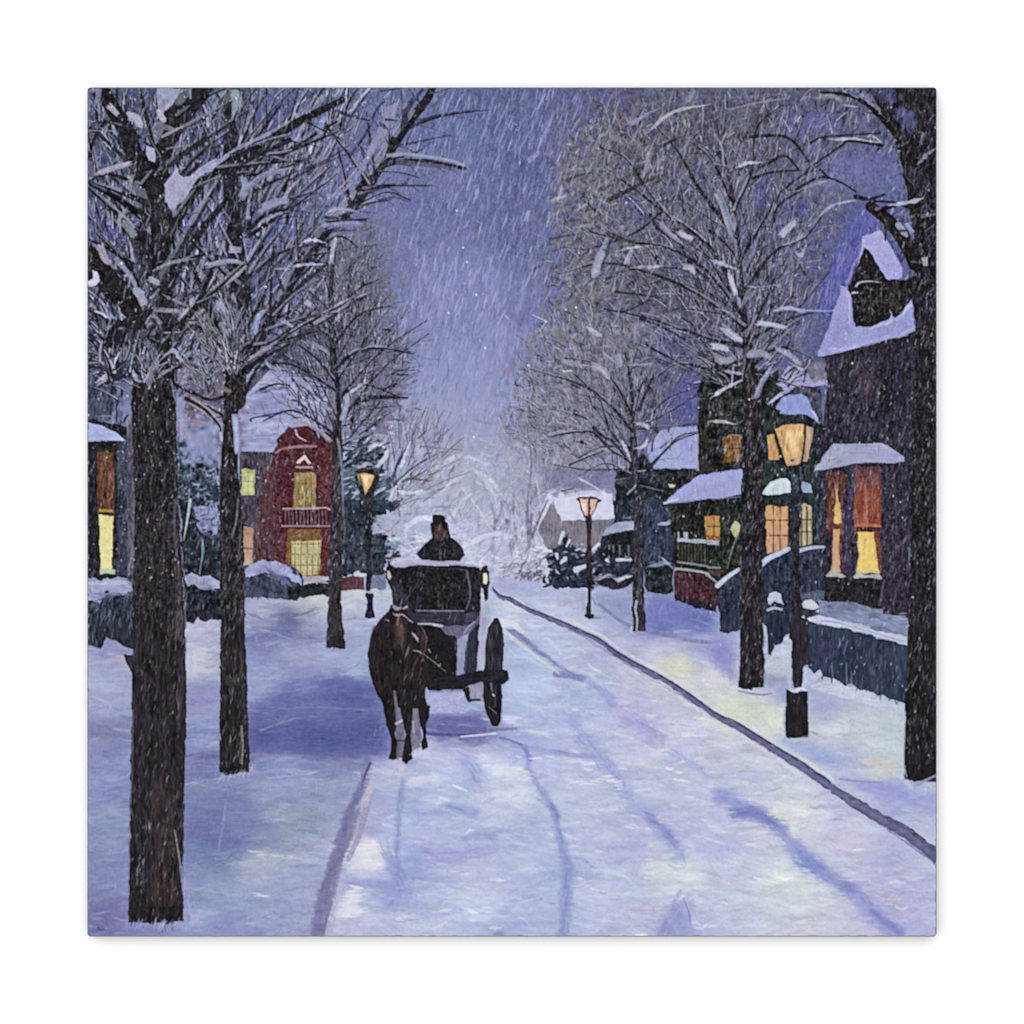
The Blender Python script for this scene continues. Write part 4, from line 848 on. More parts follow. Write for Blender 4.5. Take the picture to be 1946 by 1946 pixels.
# ------------------------------------------------------------------ trees
def trunk(left, right, col, pid, n=200, pal=None, specks=120, kind='v'):
    pts = list(left) + list(right)[::-1]
    P(pts, col, pid, 1.1, 14, kind)
    pal = pal or [(46,42,46),(30,28,32),(62,54,60),(38,36,44),(76,68,70),(26,25,28),(60,58,72)]
    clip_to(pts); dabs(pts, n, (14, 60), 89, (1.5, 5), pal, (.3, .8), pid, 3)
    dabs(pts, specks, (5, 16), 80, (1, 2.2), [(120,114,120),(150,146,158),(98,92,98),(170,168,184)], (.3, .8), pid, 7); clip_to(None)
def blobs(lst, pid):
    for q, w, c in lst: rib(q, w, c, .85, pid)
def field_twigs(poly, n, org, ln, pid, pal, snowp=.45, w=(1, 2.6), al=(.5, .95), curve=.16, dev=18):
    """curved twigs that fan out from a fork"""
    m = mask(poly, 0)
    if m is None: return
    a, sl = m; ys, xs = np.nonzero(a > .5); o = tr([org])[0]
    for j in rng.integers(0, len(ys), n):
        c = np.array([xs[j] + sl[1].start, ys[j] + sl[0].start], float)
        d = c - o; th = math.atan2(d[1], d[0]) + math.radians(rng.normal(0, dev)); l = rng.uniform(*ln) / CELL
        v = np.array([math.cos(th), math.sin(th)]); nn = np.array([-v[1], v[0]]) * (1 if v[0] > 0 else -1)
        p = spline(np.array([c - v * l / 2, c - nn * curve * l * rng.uniform(.2, 1), c + v * l / 2]), 4)
        ww = rng.uniform(*w) / CELL / 2; col = C(pal[rng.integers(len(pal))])
        wv = np.linspace(ww, ww * .35, len(p)); k = rng.uniform(*al)
        for i in range(0, len(p) - 1, 4): seg(p[i:i + 5], wv[i:i + 5], col, k, pid)
        if rng.random() < snowp:
            q = p[: max(3, len(p) * 2 // 3)] + np.array([-.35, -.9]) * (ww + .45)
            seg(q, np.linspace(ww * .9, .3, len(q)), C((178,180,208)) + rng.normal(0, 16) / 255, k, pid)
TD = [(46,45,58),(58,58,74),(34,33,42),(72,72,92),(90,92,116)]
TB = [(56,54,66),(74,72,86),(92,90,104),(44,43,54),(104,102,114)]
NAT()
# background tangle behind the left trunks
W([(350,690),(470,690),(455,860),(420,870),(345,830)], (104,98,122), 10, .85, 'm', 14, 1)
dabs([(350,700),(450,700),(450,800),(350,800)], 130, (6,22), 40, (1.2,4), [(70,50,58),(96,66,72),(148,140,168),(50,42,52),(168,164,192),(116,96,112)], (.5,.9), None, 50)
W([(345,800),(420,800),(420,880),(345,880)], (138,146,188), 8, .8, 'm', 14, 1)
# right background tree (4th) + thin trees
field_twigs([(940,800),(1000,720),(1090,780),(1120,900),(1050,960),(960,940)], 150, (1010,1010), (20,60), cr[rt[3]], [(118,116,140),(140,140,164),(100,98,120)], .5, (1,2), (.4,.8))
L([(1006,1040),(1002,960),(1010,880),(1000,800)], 6, 2, (110,106,130), .8, rt[3])
# left far pale tree (4th)
field_twigs([(720,860),(760,800),(840,780),(880,880),(860,930),(780,960)], 130, (745,960), (30,80), cr[lt[3]], [(84,84,106),(110,108,130),(60,60,78),(150,148,164)], .5, (1.2,3), (.5,.9), .1, 14)
F(550,550,400)
for q, w, dk in [([(940,1760),(990,1600),(1040,1480)],6,(70,70,92)),([(960,1790),(1120,1650),(1290,1530)],5,(70,68,84)),([(1180,1365),(1260,1295)],3,(60,60,84)),([(960,1780),(1100,1740),(1300,1760)],7,(90,80,92)),([(1130,1730),(1260,1660)],4,(80,74,86)),([(1200,1440),(1400,1460),(1590,1475)],3,(120,108,130)),([(1000,1600),(1080,1440)],4,(60,60,80))]:
    L(q, w, 1.5, dk, .85, lt[3])
for q, w in [([(900,1960),(1000,1780),(1200,1600)],4),([(1010,1660),(1050,1560),(1110,1400)],6),([(980,1850),(1120,1870),(1300,1850)],7),([(1680,1640),(1760,1720),(1830,1800),(1900,1900)],7),([(1380,1880),(1500,1760),(1640,1700)],5),([(800,1620),(880,1540),(900,1460)],8),([(700,1480),(800,1420),(880,1440)],8)]:
    rib(q, w, (196,202,222), .8, cr[lt[3]])
L([(1700,1200),(1850,1230),(1932,1210)], 6, 3, (140,142,160), .6, cr[rt[3]])

# heavier snow-laden boughs and dark gaps over the whole left canopy
NAT()
T1c, T2c, T3c, Bc, Ac, Cc = cr[lt[0]], cr[lt[1]], cr[lt[2]], cr[rt[1]], cr[rt[2]], cr[rt[0]]
def laden(poly, n, org, ln, w, pid, dk, sn, snw=(.5, .9), dev=17, al=(.6, .95)):
    m = mask(poly, 0); a, sl = m; ys, xs = np.nonzero(a > .5); o = tr([org])[0]
    for j in rng.integers(0, len(ys), n):
        c = np.array([xs[j] + sl[1].start, ys[j] + sl[0].start], float); d = c - o
        th = math.atan2(d[1], d[0]) + math.radians(rng.normal(0, dev)); l = rng.uniform(*ln) / CELL
        v = np.array([math.cos(th), math.sin(th)]); nn = np.array([-v[1], v[0]])
        if nn[1] > 0: nn = -nn
        p = spline(np.array([c - v * l / 2, c + nn * l * rng.uniform(-.02, .14), c + v * l / 2]), 4)
        ww = rng.uniform(*w) / CELL / 2; wv = np.linspace(ww, ww * .4, len(p)); k = rng.uniform(*al)
        col = C(dk[rng.integers(len(dk))]); s_ = C(sn[rng.integers(len(sn))]) + rng.normal(0, 8) / 255
        for i in range(0, len(p) - 1, 4): seg(p[i:i + 5], wv[i:i + 5], col, k, pid, 8)
        q = p + nn * (wv * .9)[:, None]; a0 = int(rng.integers(0, 3)); b0 = int(rng.integers(len(p) - 3, len(p) + 1))
        q = q[a0:b0]; sw_ = np.maximum(.42, wv[a0:b0] * rng.uniform(*snw)) * (1 + .15 * rng.standard_normal(len(q)))
        for i in range(0, len(q) - 1, 4): seg(q[i:i + 5], sw_[i:i + 5], s_, k, pid, 10)
DKS = [(36,35,44),(46,46,60),(58,58,76),(30,29,36)]; SNS = [(150,154,180),(172,174,200),(134,138,166),(186,188,212),(158,152,172)]
laden([(167,167),(250,167),(260,400),(230,700),(167,720)], 72, (290,700), (28,94), (3.8,10.4), T1c, DKS, SNS)
laden([(330,180),(440,170),(430,700),(340,700)], 72, (300,760), (28,94), (3.8,10.4), T1c, DKS, SNS)
laden([(250,480),(430,480),(430,700),(180,720),(180,560)], 80, (300,800), (24,75), (3.8,10.4), T1c, DKS, SNS)
laden([(400,430),(620,420),(600,640),(470,700),(400,690)], 72, (450,760), (31,108), (3.8,9.1), T2c, DKS, SNS)
laden([(440,170),(700,170),(640,330),(450,420)], 64, (400,620), (43,148), (3.8,11.7), T2c, DKS + [(70,72,96)], SNS, dev=12)
laden([(570,520),(700,520),(740,780),(700,840),(560,800),(520,680)], 120, (642,880), (16,59), (2.2,6), T3c, DKS, SNS)
laden([(640,560),(770,580),(780,780),(680,830)], 48, (642,860), (24,67), (2,4), T3c, [(60,60,78),(80,80,98)], SNS)
laden([(1320,480),(1520,480),(1550,720),(1320,740)], 136, (1422,780), (16,62), (2.2,6), Bc, DKS, SNS)
laden([(1200,380),(1330,360),(1340,700),(1200,640)], 72, (1422,740), (24,72), (2,5), Bc, [(60,58,70),(74,72,84),(50,50,62)], SNS)
laden([(1320,200),(1560,200),(1540,480),(1320,480)], 72, (1410,640), (24,81), (2,5), Bc, [(54,52,64),(72,70,84)], SNS[:3])
laden([(1060,200),(1320,180),(1250,480),(1060,560)], 56, (1400,700), (24,72), (1.6,4), Bc, [(84,80,88),(100,96,104),(70,68,78)], [(140,140,156),(154,152,166),(132,128,138)])
laden([(1120,680),(1300,700),(1280,880),(1120,880)], 72, (1208,940), (16,54), (2,4.6), Ac, [(50,50,62),(64,64,80)], SNS)
laden([(980,660),(1130,600),(1140,860),(1000,860)], 56, (1208,940), (24,72), (1.6,4), Ac, [(92,92,106),(78,78,94)], [(150,152,172),(164,164,184)])
# sky showing through and eating into the edges of the crowns
NAT()
for poly, n in [([(1030,300),(1090,240),(1150,167),(1200,180),(1110,330),(1100,460),(1070,560),(1030,620),(1010,560)],110),([(960,680),(1040,600),(1060,660),(1000,760),(960,830),(930,800)],70),
    ([(720,430),(790,560),(830,700),(810,800),(770,700),(740,560)],60),([(560,180),(860,170),(720,330),(600,340)],60),([(1440,200),(1600,200),(1600,300),(1460,300)],40),([(1430,330),(1560,330),(1560,560),(1480,560)],60),
    ([(1240,600),(1330,640),(1330,790),(1260,790)],50),([(350,330),(430,200),(440,470),(350,480)],50),([(480,420),(600,380),(600,560),(500,600)],60),([(170,400),(250,430),(240,480),(170,460)],20)]:
    dabs(poly, n, (8, 26), 76, (2, 5.5), SKY * 1.03, (.4, .85), 0, 14)
for poly, n, pal in [([(1060,250),(1400,200),(1400,560),(1060,560)],170,[(176,178,194),(156,156,170),(190,192,208)]),([(960,600),(1200,600),(1200,880),(1000,880)],120,[(176,178,196),(160,162,182)]),
    ([(1330,180),(1600,180),(1560,600),(1400,700)],120,[(176,178,200),(150,154,184)])]:
    dabs(poly, n, (7, 20), 66, (1.6, 3.2), pal, (.35, .8), None, 28)
# ---- right tree B (tall, in front of the porch)
NAT(); B = rt[1]; Bc = cr[B]
kw = dict(sp=(12, 24), ln=(.35, .62), up=.35, sa=.75, cover=.5, minw=.7)
limbs = [
 ([(1425,700),(1412,600),(1405,500),(1396,400),(1378,300)], 20, 4), ([(1408,560),(1340,460),(1260,400),(1180,340)], 12, 3), ([(1414,620),(1330,560),(1240,520),(1150,500),(1060,520)], 9, 2),
 ([(1418,660),(1340,640),(1250,610),(1170,590)], 8, 2), ([(1405,500),(1450,420),(1490,360),(1560,310)], 9, 3), ([(1410,560),(1470,480),(1530,450),(1570,400)], 8, 2),
 ([(1400,450),(1330,360),(1290,290),(1240,230)], 9, 2), ([(1395,400),(1430,320),(1440,240),(1500,190)], 8, 2), ([(1420,650),(1490,610),(1560,590)], 7, 2),
 ([(1425,700),(1480,660),(1545,680)], 6, 2), ([(1420,680),(1350,700),(1290,690),(1240,720)], 7, 2), ([(1390,380),(1350,300),(1300,260)], 6, 2),
 ([(1280,420),(1230,360),(1190,300),(1140,280)], 6, 2), ([(1412,600),(1350,520),(1270,470),(1200,460),(1120,440)], 8, 2), ([(1424,730),(1470,720),(1530,740)], 5, 2),
 ([(1260,400),(1210,440),(1130,470),(1070,470)], 5, 1.5),([(1420,640),(1460,560),(1480,500)],6,2)]
field_twigs([(1250,170),(1640,170),(1560,600),(1440,740),(1240,700),(1060,560),(1060,400),(1090,260)], 540, (1415,700), (18,60), Bc, TB, .45, (1,2.4), (.4,.85))
field_twigs([(1300,360),(1500,360),(1540,560),(1480,720),(1330,700),(1260,520)], 252, (1415,720), (20,64), Bc, TD, .6, (1.2,3), (.5,.95))
for q, a_, b_ in limbs: limb(q, a_, b_, (44,43,54), (172,176,202), Bc, 2, **kw)
trunk([(1411,640),(1413,720),(1413,800),(1408,950),(1406,1120),(1407,1250),(1403,1305)], [(1428,640),(1442,740),(1450,810),(1449,950),(1448,1120),(1453,1220),(1452,1300)], (36,34,40), B, 190)
F(1350,950,450)
P([(230,1530),(340,1555),(350,1535),(440,1530),(430,1460),(240,1460)], (30,28,32), B, .8)
L([(430,1010),(440,1100),(430,1220)], 3, 2, (170,172,206), .7, B)
F(1350,550,450)
blobs([([(95,300),(180,370),(255,425)],12,(160,160,184)),([(0,460),(80,470),(150,490)],10,(178,182,204)),([(60,160),(180,190)],6,(160,168,190)),([(40,270),(160,230)],6,(150,152,176)),
 ([(0,890),(130,800),(260,740)],6,(176,178,196)),([(100,660),(200,680),(265,690)],6,(160,158,180)),([(0,1075),(110,1080),(210,1100)],6,(160,166,170)),([(370,890),(420,760),(500,640)],9,(140,140,170)),([(370,270),(520,290),(640,320)],8,(168,172,198)),
 ([(520,180),(620,150),(760,170)],6,(164,172,198)),([(520,460),(660,540),(740,620)],9,(150,154,182)),([(640,590),(740,650),(760,660)],5,(160,164,190)),([(470,930),(560,860),(620,830)],6,(140,150,180)),([(300,530),(420,520),(480,560)],14,(140,142,164)),([(20,540),(110,580),(200,570)],14,(128,132,150))], Bc)
F(1350,150,450)
blobs([([(40,890),(100,1020),(150,1180),(185,1290)],13,(140,146,168)),([(570,1290),(620,1230),(700,1165)],11,(164,172,196)),([(150,1560),(190,1700),(215,1770)],8,(180,182,208)),([(0,1475),(100,1510),(210,1550)],6,(160,162,192)),([(210,725),(300,685),(420,680)],7,(172,174,190)),([(20,690),(140,705)],5,(166,166,196)),
 ([(520,1890),(640,1870),(760,1890),(1000,1890)],6,(160,170,200)),([(710,920),(840,860),(980,825)],6,(130,132,160)),([(970,490),(1150,495),(1390,515)],6,(176,184,206)),([(1330,465),(1395,505)],7,(180,186,208)),([(700,1410),(740,1440),(780,1360)],6,(160,168,196)),([(310,1690),(370,1700)],6,(190,192,212)),([(400,1700),(560,1680)],5,(150,150,178)),([(720,1500),(900,1475)],5,(150,152,190))], Bc)
for q, w in [([(820,520),(940,470),(1390,440)],5),([(1400,540),(1140,505),(1060,550),(830,710),(780,760)],6),([(330,470),(560,460),(680,510),(790,650)],7),([(430,710),(600,625),(690,700),(720,740)],6),([(350,810),(500,760),(740,745)],6),([(700,900),(900,800),(1060,840),(1190,920)],6),([(1190,960),(1300,980),(1420,940)],9),([(500,1200),(560,1030),(760,900)],5),([(0,1240),(100,1320),(200,1430)],6),([(900,740),(960,800)],5)]:
    L(q, w, w * .5, (40,38,48), .85, Bc, 8)
L([(150,250),(350,200),(640,150)], 4, 3, (140,136,160), .7, Bc); L([(160,150),(400,140),(600,120)], 3, 3, (110,104,130), .7, Bc)
# ---- right tree A (slim)
NAT(); A = rt[2]; Ac = cr[A]
field_twigs([(1010,640),(1060,560),(1240,600),(1290,720),(1240,800),(1190,860),(1060,900),(960,820),(985,720)], 258, (1210,900), (18,56), Ac, TB + [(140,138,150)], .5, (1,2.4), (.4,.85))
for q, a_, b_ in [([(1208,900),(1204,820),(1200,740),(1188,670)],12,3), ([(1205,860),(1160,820),(1140,760),(1090,710)],7,2), ([(1203,820),(1150,760),(1100,730),(1010,700)],6,2), ([(1203,880),(1155,850),(1120,820),(1040,830)],6,1.5),
  ([(1202,790),(1170,730),(1130,690),(1070,680)],5,1.5), ([(1206,780),(1220,730),(1240,700)],5,1.5), ([(1208,810),(1260,790),(1325,750)],4,1.5), ([(1200,700),(1240,680),(1300,700)],4,1.5), ([(1210,910),(1260,860),(1290,830),(1326,820)],4,2), ([(1204,850),(1140,850),(1085,880)],4,1.5), ([(1198,900),(1150,880),(1100,905)],4,1.5),([(1208,815),(1270,810),(1325,806)],4,1.5)]:
    limb(q, a_, b_, (50,50,60), (176,180,206), Ac, 2, sp=(9, 18), ln=(.32, .6), up=.35, sa=.75, cover=.5, minw=.6)
trunk([(1196,830),(1201,880),(1205,960),(1205,1060),(1203,1130),(1202.6,1200)], [(1210,830),(1214,880),(1220,960),(1222,1060),(1224,1130),(1229,1200)], (44,42,54), A, 90, [(58,56,72),(36,34,44),(72,74,94),(50,44,56)], 60)
F(950,950,400)
L([(1255,930),(1245,1010),(1262,1100),(1255,1200)], 5, 3, (186,188,212), .85, A); L([(1210,1170),(1205,1210)], 5, 5, (210,208,220), .8, A)
F(950,550,400)
blobs([([(550,640),(660,680),(830,700)],7,(140,142,162)),([(580,750),(660,745)],7,(206,202,216)),([(180,920),(300,895)],5,(190,188,208)),([(300,230),(430,290)],6,(198,202,226)),([(430,290),(365,375)],6,(176,178,216)),([(800,345),(880,400),(940,430)],7,(170,168,190)),([(960,590),(1050,660)],7,(160,166,206)),([(980,450),(1050,510)],5,(150,160,206)),([(1080,600),(1110,700)],14,(158,160,186)),([(840,690),(950,740),(1000,820)],11,(142,142,164)),([(340,1390),(520,1310),(760,1300)],5,(160,158,180)),([(640,1600),(800,1530),(950,1460)],4,(170,170,186)),([(750,1700),(850,1570)],4,(170,172,186)),([(1100,1380),(1150,1450),(1200,1570)],6,(176,180,204)),([(1230,1460),(1320,1440),(1360,1370)],6,(180,180,202)),([(1230,1220),(1340,1250),(1370,1290)],6,(166,170,194)),([(1060,1750),(1190,1730)],4,(160,164,186)),([(1170,1880),(1240,1810)],6,(176,180,200)),([(1290,1800),(1500,1850)],4,(150,152,172)),([(1180,700),(1400,680)],7,(146,156,170)),([(1270,1670),(1340,1660)],7,(176,180,210))], Ac)
for q, w in [([(1380,1640),(1480,1520),(1620,1390),(1810,1320)],5),([(860,1270),(960,1360),(1040,1400),(1200,1600)],7),([(1350,510),(1430,560),(1700,700)],6),([(570,1330),(680,1310),(780,1310)],4),([(640,1610),(800,1540),(960,1480)],4),([(1290,270),(1480,340),(1700,460)],6),([(960,180),(1150,200),(1380,90)],4),([(1060,20),(1300,50),(1480,80)],5),([(1280,1100),(1340,950),(1410,790)],7),([(1420,1110),(1560,990),(1820,900)],3),([(660,870),(740,910)],4),([(680,1140),(800,1190)],4),([(500,1610),(820,1660),(1070,1650)],2),([(750,1400),(790,1420)],7)]:
    L(q, w, w * .5, (48,48,62), .85, Ac, 8)
F(950,150,400)
for q, w, c in [([(620,930),(700,890),(840,860)],7,(70,68,78)),([(900,1010),(1040,970)],7,(64,66,76)),([(1000,1110),(1100,1060),(1200,1010),(1300,960),(1480,880)],10,(60,58,66)),([(460,1470),(600,1440),(720,1420)],5,(70,72,104)),([(300,1750),(400,1700)],6,(84,76,110)),([(980,1590),(1040,1440)],10,(70,74,96)),([(1220,800),(1280,850),(1280,940)],6,(64,68,76)),([(1310,560),(1340,600)],12,(58,54,66)),([(1480,620),(1620,550),(1760,500)],6,(54,52,62)),([(1380,1250),(1450,1370),(1640,1500),(1760,1700),(1932,1860)],8,(44,44,58)),([(1200,1750),(1400,1730),(1700,1740)],5,(50,50,62)),([(980,1830),(1070,1810)],6,(40,44,56)),([(1100,1480),(1240,1490)],10,(80,72,78)),([(1040,1420),(1200,1500)],6,(66,58,68)),([(870,170),(930,300),(930,400)],12,(84,84,100)),([(1310,240),(1500,200)],4,(110,108,140))]:
    L(q, w, w * .5, c, .8, Bc, 8)
for q, w, c in [([(860,1820),(900,1680),(960,1540)],15,(160,166,190)),([(960,1540),(990,1450)],10,(138,140,156)),([(1160,1690),(1210,1570)],9,(170,170,190)),([(1060,1580),(1200,1550),(1400,1525)],4,(184,184,204)),([(1330,900),(1360,760),(1380,660)],8,(142,144,162)),([(1380,650),(1430,540)],5,(160,156,176)),([(1460,1290),(1540,1400),(1680,1510)],9,(150,152,176)),([(1620,1380),(1700,1440),(1780,1460)],9,(176,178,204)),([(1200,1730),(1400,1725),(1500,1715)],6,(168,168,182)),([(1680,1720),(1760,1730),(1770,1790)],10,(170,172,190)),([(1170,450),(1300,350),(1480,260)],7,(136,136,180)),([(1350,490),(1600,300),(1932,230)],6,(164,168,182)),([(460,1120),(540,1090),(640,1060)],5,(160,164,180)),([(1460,600),(1560,550)],7,(140,132,146)),([(680,1360),(800,1340),(850,1350)],6,(134,138,154)),([(430,1350),(460,1220)],7,(160,164,206)),([(240,1300),(265,1210)],8,(160,162,212)),([(370,590),(440,440),(500,300)],5,(132,136,180)),([(930,210),(980,90)],7,(136,140,180)),([(1690,1060),(1730,1010)],5,(190,194,214)),([(260,750),(360,670)],10,(142,148,186)),([(1560,220),(1590,100)],5,(150,150,170)),([(1720,200),(1780,100)],16,(126,138,160))]:
    rib(q, w, c, .75, Bc)

# ---- left tree 3 (beside the red house)
NAT(); T3 = lt[2]; T3c = cr[T3]
field_twigs([(600,430),(710,430),(730,560),(770,640),(760,760),(700,830),(580,800),(500,740),(540,600)], 336, (640,860), (18,60), T3c, TD + TB, .5, (1.2,2.8), (.5,.9))
field_twigs([(680,540),(780,580),(800,700),(760,790),(690,830),(660,700)], 120, (645,800), (18,50), T3c, TB, .45, (1,2.2), (.4,.8), .2)
for q, a_, b_ in [([(640,860),(640,760),(632,660),(628,560),(636,470)],18,6), ([(640,760),(690,730),(760,755)],7,2), ([(640,790),(700,760),(775,756)],7,2), ([(636,700),(680,665),(730,662),(785,672)],8,2), ([(636,740),(590,710),(540,690),(480,700)],7,2), ([(632,660),(680,600),(740,580)],6,2),
  ([(644,850),(690,820),(730,790)],6,2), ([(640,830),(600,800),(550,780),(500,800)],6,2), ([(630,640),(580,610),(530,600)],6,2), ([(628,600),(680,550),(720,530)],5,2), ([(634,720),(600,680),(560,650)],6,2),([(645,880),(700,860),(740,840)],5,2)]:
    limb(q, a_, b_, (42,42,54), (170,174,200), T3c, 2, sp=(8, 17), ln=(.35, .62), up=.3, sa=.75, cover=.5, minw=.7)
trunk([(630,830),(632,880),(630,950),(626,1080),(623,1160),(620,1231)], [(650,830),(651,880),(649,950),(649,1080),(648,1160),(656,1231)], (44,42,50), T3, 110, [(58,54,62),(36,34,42),(74,68,80),(50,46,52)], 70)
F(550,950,400)
L([(485,0),(500,150),(505,350)], 4, 3, (104,100,116), .7, T3); P([(340,1300),(380,1250),(480,1260),(520,1355),(430,1360),(350,1350)], (43,40,50), T3, .8)
dabs([(350,1220),(480,1220),(500,1340),(350,1340)], 24, (8,24), 86, (1.5,4), [(58,54,62),(36,34,42),(50,46,52)], (.4,.85), T3, 5)
F(550,550,400)
L([(490,1950),(480,1650),(450,1400)], 3, 5, (128,138,160), .8, T3)
blobs([([(-20,430),(150,310),(360,200),(500,110),(700,40)],6,(176,178,204)),([(150,110),(220,160)],9,(166,170,192)),([(0,170),(80,220)],6,(166,170,200)),([(400,310),(480,230)],7,(150,148,168)),([(120,450),(300,540),(360,600)],6,(132,140,160)),([(0,1230),(120,1210),(260,1290),(400,1410)],8,(150,148,172)),([(460,1250),(520,1080),(530,960)],9,(158,166,186)),([(530,960),(620,900),(720,840)],5,(180,176,190)),([(300,1050),(380,1120)],9,(140,150,168)),([(620,960),(720,950)],5,(150,144,164)),([(500,1390),(640,1350),(760,1300)],5,(120,134,154)),([(500,1620),(600,1530)],7,(140,154,176)),([(490,1950),(480,1700)],5,(120,130,152)),([(660,550),(760,520),(900,530)],4,(150,148,172)),([(440,760),(600,690)],5,(140,148,166)),([(640,1040),(700,1055),(740,1030)],4,(140,130,150)),([(60,800),(160,880),(210,930)],7,(150,156,178))], T3c)
for q, w in [([(670,570),(760,545),(880,545)],6),([(970,560),(1120,585)],5),([(960,770),(1010,785),(1090,780)],5),([(960,740),(1190,740)],2),([(740,990),(880,985),(1080,995)],7),([(860,920),(980,865)],5),([(870,370),(930,370)],5),([(740,1100),(940,1070)],3),([(770,1920),(830,1870),(990,1790)],3)]:
    L(q, w, w * .5, (46,45,62), .85, T3c, 8)

# ---- left tree 2
NAT(); T2 = lt[1]; T2c = cr[T2]
field_twigs([(400,170),(690,170),(640,330),(620,430),(520,640),(480,700),(380,700),(390,450)], 312, (445,760), (24,80), T2c, TD + [(100,104,132)], .55, (1.4,3.4), (.5,.9))
field_twigs([(560,200),(860,170),(780,300),(720,360),(600,480),(560,400)], 102, (480,640), (30,90), T2c, [(80,84,112),(62,64,88),(110,116,148),(128,132,164)], .4, (1.2,3), (.4,.8), .05, 8)
for q, a_, b_ in [([(447,760),(450,650),(455,560),(445,450),(438,330),(440,200),(445,167)],40,24), ([(465,690),(520,600),(560,520),(600,460),(650,400)],20,24), ([(640,420),(690,360),(730,300),(770,240),(810,190),(825,160)],30,12),
   ([(700,350),(730,315),(800,305),(885,320)],10,6), ([(690,360),(740,352),(820,352)],8,3), ([(660,400),(730,365),(780,380)],4,2), ([(770,245),(840,220),(930,208)],6,2), ([(620,420),(700,415)],5,2), ([(560,500),(640,450),(680,470)],6,2),
   ([(460,660),(520,650),(600,630)],9,3), ([(452,600),(400,560),(360,560),(320,600)],9,3), ([(445,700),(400,640),(350,600)],10,4), ([(470,700),(540,640),(610,600),(680,560)],7,3), ([(455,740),(400,760),(360,740)],8,3), ([(450,560),(500,480),(540,430)],10,4), ([(440,430),(480,340),(560,280),(640,230)],10,4),
   ([(460,640),(500,560),(520,480)],7,3), ([(438,800),(410,780),(370,760)],8,4),([(700,350),(660,290),(620,240)],7,3),([(470,450),(560,390),(640,330)],8,3)]:
    limb(q, a_, b_, (40,39,50), (168,172,198), T2c, 2 if a_ < 35 else 1, sp=(11, 24), ln=(.3, .55), up=.3, sa=.75, cover=.5, minw=.8, mcover=.35)
trunk([(424,640),(428,720),(423,800),(418,900),(417,1060),(419,1200),(417,1350),(417,1468)], [(466,640),(462,720),(449,800),(452,900),(461,990),(466,1200),(470,1340),(474,1468)], (36,33,38), T2, 260)
F(550,150,400)
P([(600,900),(760,560),(840,400),(870,260),(980,220),(980,360),(900,480),(860,560),(760,700),(640,900),(480,1050),(380,1100)], (138,138,172), T2c, 1.2, 14, 'v', .9)
L([(360,1100),(520,940),(620,820)], 4, 4, (150,142,170), .8, T2c)
L([(900,700),(1100,690),(1450,740),(1600,790)], 7, 5, (150,154,178), .85, T2c); L([(1000,760),(1200,780),(1440,810),(1520,850)], 10, 6, (84,86,104), .85, T2c)
for q, w in [([(0,870),(300,760),(560,600)],5),([(0,930),(250,800),(520,690)],5),([(0,1110),(200,1040)],6),([(0,1180),(180,1110)],5),([(560,700),(700,500),(800,280),(870,210)],7),([(430,290),(560,340),(740,380)],7),([(330,1270),(500,1280),(700,1300)],6),([(300,1410),(450,1390),(560,1390)],4),([(80,1560),(200,1520),(370,1550)],8),([(120,1580),(260,1680)],4),([(840,110),(1200,60)],3),([(1050,420),(1080,280),(1220,100)],12),([(1130,440),(1300,350),(1650,290)],6),([(490,1200),(700,1150)],5),([(820,1110),(960,1085),(1110,1130)],3),([(850,420),(900,460)],8),([(880,370),(1000,380)],4)]:
    L(q, w, w * .5, (58,58,82), .85, T2c, 8)
for q, w, c in [([(110,1500),(200,1475),(330,1500)],5,(190,194,216)),([(0,1720),(180,1700),(330,1700)],5,(170,172,200)),([(0,830),(130,780)],4,(150,150,186)),([(380,1700),(400,1560),(420,1450)],8,(148,150,176)),([(300,1360),(500,1330),(660,1330)],10,(130,130,172)),([(0,700),(60,640),(130,620)],6,(150,150,180)),([(280,560),(290,420),(330,340)],10,(132,138,184)),([(0,1080),(180,1030)],4,(140,140,180)),([(110,330),(200,280),(300,200),(400,110)],6,(110,126,150)),([(800,790),(900,710)],6,(136,138,160)),([(330,1240),(440,1190),(640,1220)],6,(150,150,176))]:
    rib(q, w, c, .8, T2c)
F(150,550,400)
blobs([([(1270,100),(1320,180),(1360,230)],14,(160,162,186)),([(1290,290),(1340,360),(1390,440)],12,(156,158,180)),([(1100,260),(1180,350),(1290,400)],16,(146,146,172)),([(920,200),(1010,250),(1030,320)],20,(150,148,178)),([(1000,60),(1060,140),(1070,260)],16,(152,150,178)),([(1020,1010),(1150,1100),(1270,1200)],12,(160,150,160)),([(1160,740),(1250,860),(1400,940)],10,(130,116,132)),([(1420,1090),(1440,1300),(1450,1540)],10,(162,170,208)),([(1300,1230),(1305,1380)],9,(172,172,196)),([(1490,690),(1560,650),(1700,560),(1830,480)],9,(150,146,166)),([(1610,430),(1630,300),(1700,180)],9,(138,144,190)),([(1700,640),(1780,720),(1932,730)],6,(140,152,170)),([(930,1390),(960,1260),(960,1150)],16,(158,156,186)),([(1040,1220),(1140,1240)],12,(146,134,158)),([(1270,540),(1000,590),(900,540)],9,(132,144,166)),([(1880,290),(1960,340)],8,(176,176,198)),([(940,890),(960,780),(1040,760)],18,(142,138,164))], T2c)
